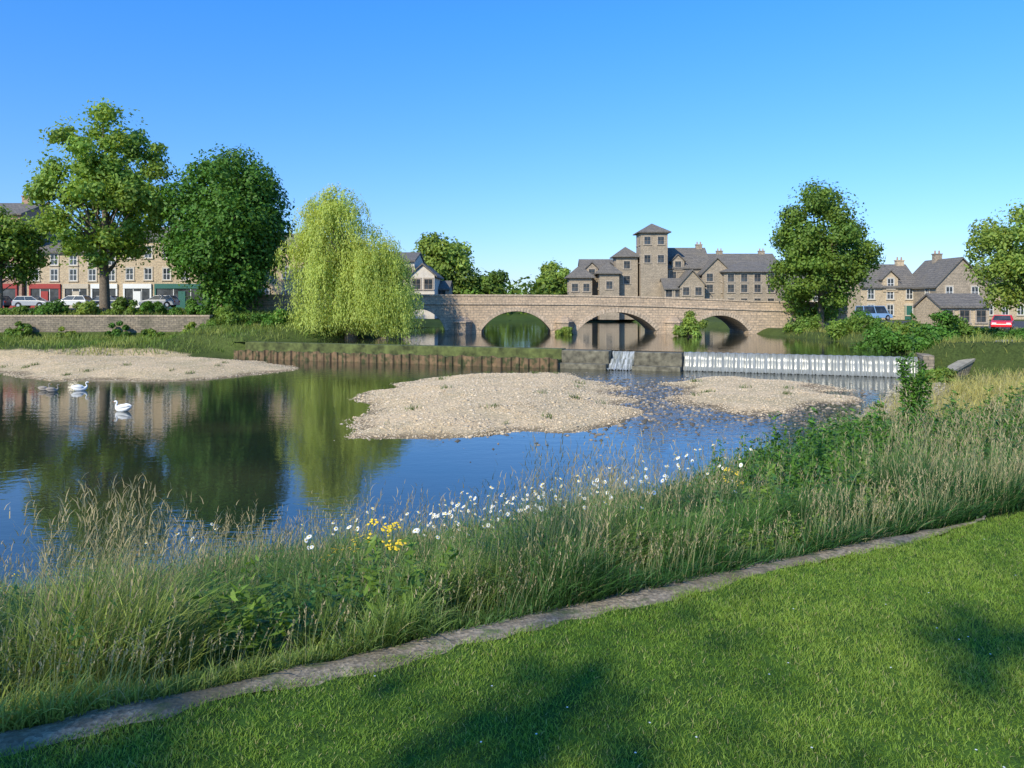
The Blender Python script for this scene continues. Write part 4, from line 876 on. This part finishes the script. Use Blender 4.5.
def weed(name,label,loc,h,seed,mat,n=900,group=None,ls=.035,spread=.25):
    e=empty(name,loc,label,'weed' if h<2 else 'tree',group); rs=np.random.RandomState(seed); mb=MB(); parts=[]
    S=8 if h<2 else 9
    for k in range(S):
        a=rs.uniform(0,6.28); r=spread*rs.uniform(.2,1); hh=h*rs.uniform(.5,.95); 
        if k==0: hh=h; r=.05
        tp=np.array([r*math.cos(a),r*math.sin(a),hh]); base=tp*np.array([.25,.25,0])
        mid=(base+tp)/2*np.array([.8,.8,1]); mb.loft([base,mid,tp],[.009*h,.006*h,.002],5)
        m=n//S; f=rs.uniform(.1,1,m); C=base+(tp-base)*f[:,None]; off=nrm(rs.normal(size=(m,3)))*(ls*2.8*(1.25-f*.8))[:,None]*rs.uniform(.3,1.2,(m,1)); C=C+off*np.array([1,1,.4])
        Nv=nrm(rs.normal(size=(m,3))*.5+np.array([0,0,1.])); V,Fq=leafq(C,Nv,ls*rs.uniform(.6,1.3,m),.34,off); c=rs.uniform(.7,1.3,m); parts.append((V,Fq,np.repeat(np.stack([c,c,c*.9],-1),4,0)))
    V,Fq,c=joinnp(parts); mesh_np('foliage',V,Fq,mat,c,parent=e); mb.obj('stem',m_stem,e); return e
weed('ash_sapling','slender young tree growing from the bank',(9.7,18,g(9.7,18)),3.3,5,m_leaf_dark,2600,None,.07,.5)
GW='leafy weeds in the meadow'
w0=[weed('nettle_plant','tall dark green nettles in the meadow',(5.9,9.6,g(5.9,9.6)),1.1,6,m_leaf_dark,900,GW,.036,.42),
    weed('dock_plant','broad leaved green dock among the grass',(2.2,6.4,g(2.2,6.4)),.6,7,m_leaf_mid,420,GW,.04,.3)]
rr=random.Random(12)
for i in range(74):
    t=rr.uniform(5.6,17); s=rr.uniform(.6,7.0) if t>8.5 else rr.uniform(1.6,5.5); x,y=xy(t,s); copy_thing(w0[0],(x,y,g(x,y)-.05),rr.uniform(0,6),rr.uniform(.8,1.3))
for i in range(36):
    t=rr.uniform(-4,8); s=rr.uniform(.6,5); x,y=xy(t,s); copy_thing(w0[1],(x,y,g(x,y)-.05),rr.uniform(0,6),rr.uniform(.6,1.1))
for (t,s) in [(2.3,.25),(2.0,.3),(2.6,.35),(1.7,.4),(3.2,.3)]:
    x,y=xy(t,s); copy_thing(w0[1],(x,y,g(x,y)-.03),rr.uniform(0,6),.5)
n=150; t=R.uniform(-3,6,n); s=-R.uniform(.2,3.5,n); x,y=xy(t,s); v=[];f=[]
for i in range(n):
    b=len(v); rr_=.0045; v+= [(x[i]+rr_*math.cos(k*1.047),y[i]+rr_*math.sin(k*1.047),2.922) for k in range(6)]; f.append(tuple(range(b,b+6)))
o=mesh_np('lawn_flowers',v,f,m_petal); tag(o,'tiny white clover flowers dotted in the lawn','lawn flowers',kind='stuff')

# ------------------------------------------------------------------ light, sky, camera
EL=math.radians(34); az=(-.58,-.815)
w=bpy.data.worlds.new("World"); scene.world=w; w.use_nodes=True; nt=w.node_tree; bg=nt.nodes['Background']
sky=nt.nodes.new('ShaderNodeTexSky'); sky.sky_type='NISHITA'; sky.sun_disc=False; sky.sun_elevation=EL; sky.sun_rotation=math.atan2(az[0],az[1]); sky.air_density=1.0; sky.dust_density=.3; sky.ozone_density=2.0
tc=nt.nodes.new('ShaderNodeTexCoord'); sp=nt.nodes.new('ShaderNodeSeparateXYZ'); nt.links.new(tc.outputs['Generated'],sp.inputs[0])
grade=ramp(nt,sp.outputs[2],0.0,.36,(.64,.76,1.12),(.36,1.02,1.74))
nt.links.new(mix(nt,sky.outputs[0],grade,1.0,'MULTIPLY'),bg.inputs[0]); bg.inputs[1].default_value=.15
sl=bpy.data.lights.new('sun','SUN'); sl.energy=5.0; sl.angle=math.radians(.5); sl.color=(1,.92,.74); so=bpy.data.objects.new('sun',sl); link(so)
from mathutils import Vector
dv=Vector((-az[0]*math.cos(EL),-az[1]*math.cos(EL),-math.sin(EL))); so.rotation_euler=dv.to_track_quat('-Z','Y').to_euler(); so.location=(0,0,50)
cd=bpy.data.cameras.new('camera'); cam=bpy.data.objects.new('camera',cd); link(cam); cam.location=(0,0,4.5); cam.rotation_euler=(math.radians(90),0,0)
cd.sensor_width=36; cd.lens=26.2; cd.shift_y=-81/1024; cd.clip_end=6000; cd.clip_start=.05
scene.camera=cam
scene.view_settings.view_transform='Standard'; scene.view_settings.look='None'; scene.view_settings.exposure=0
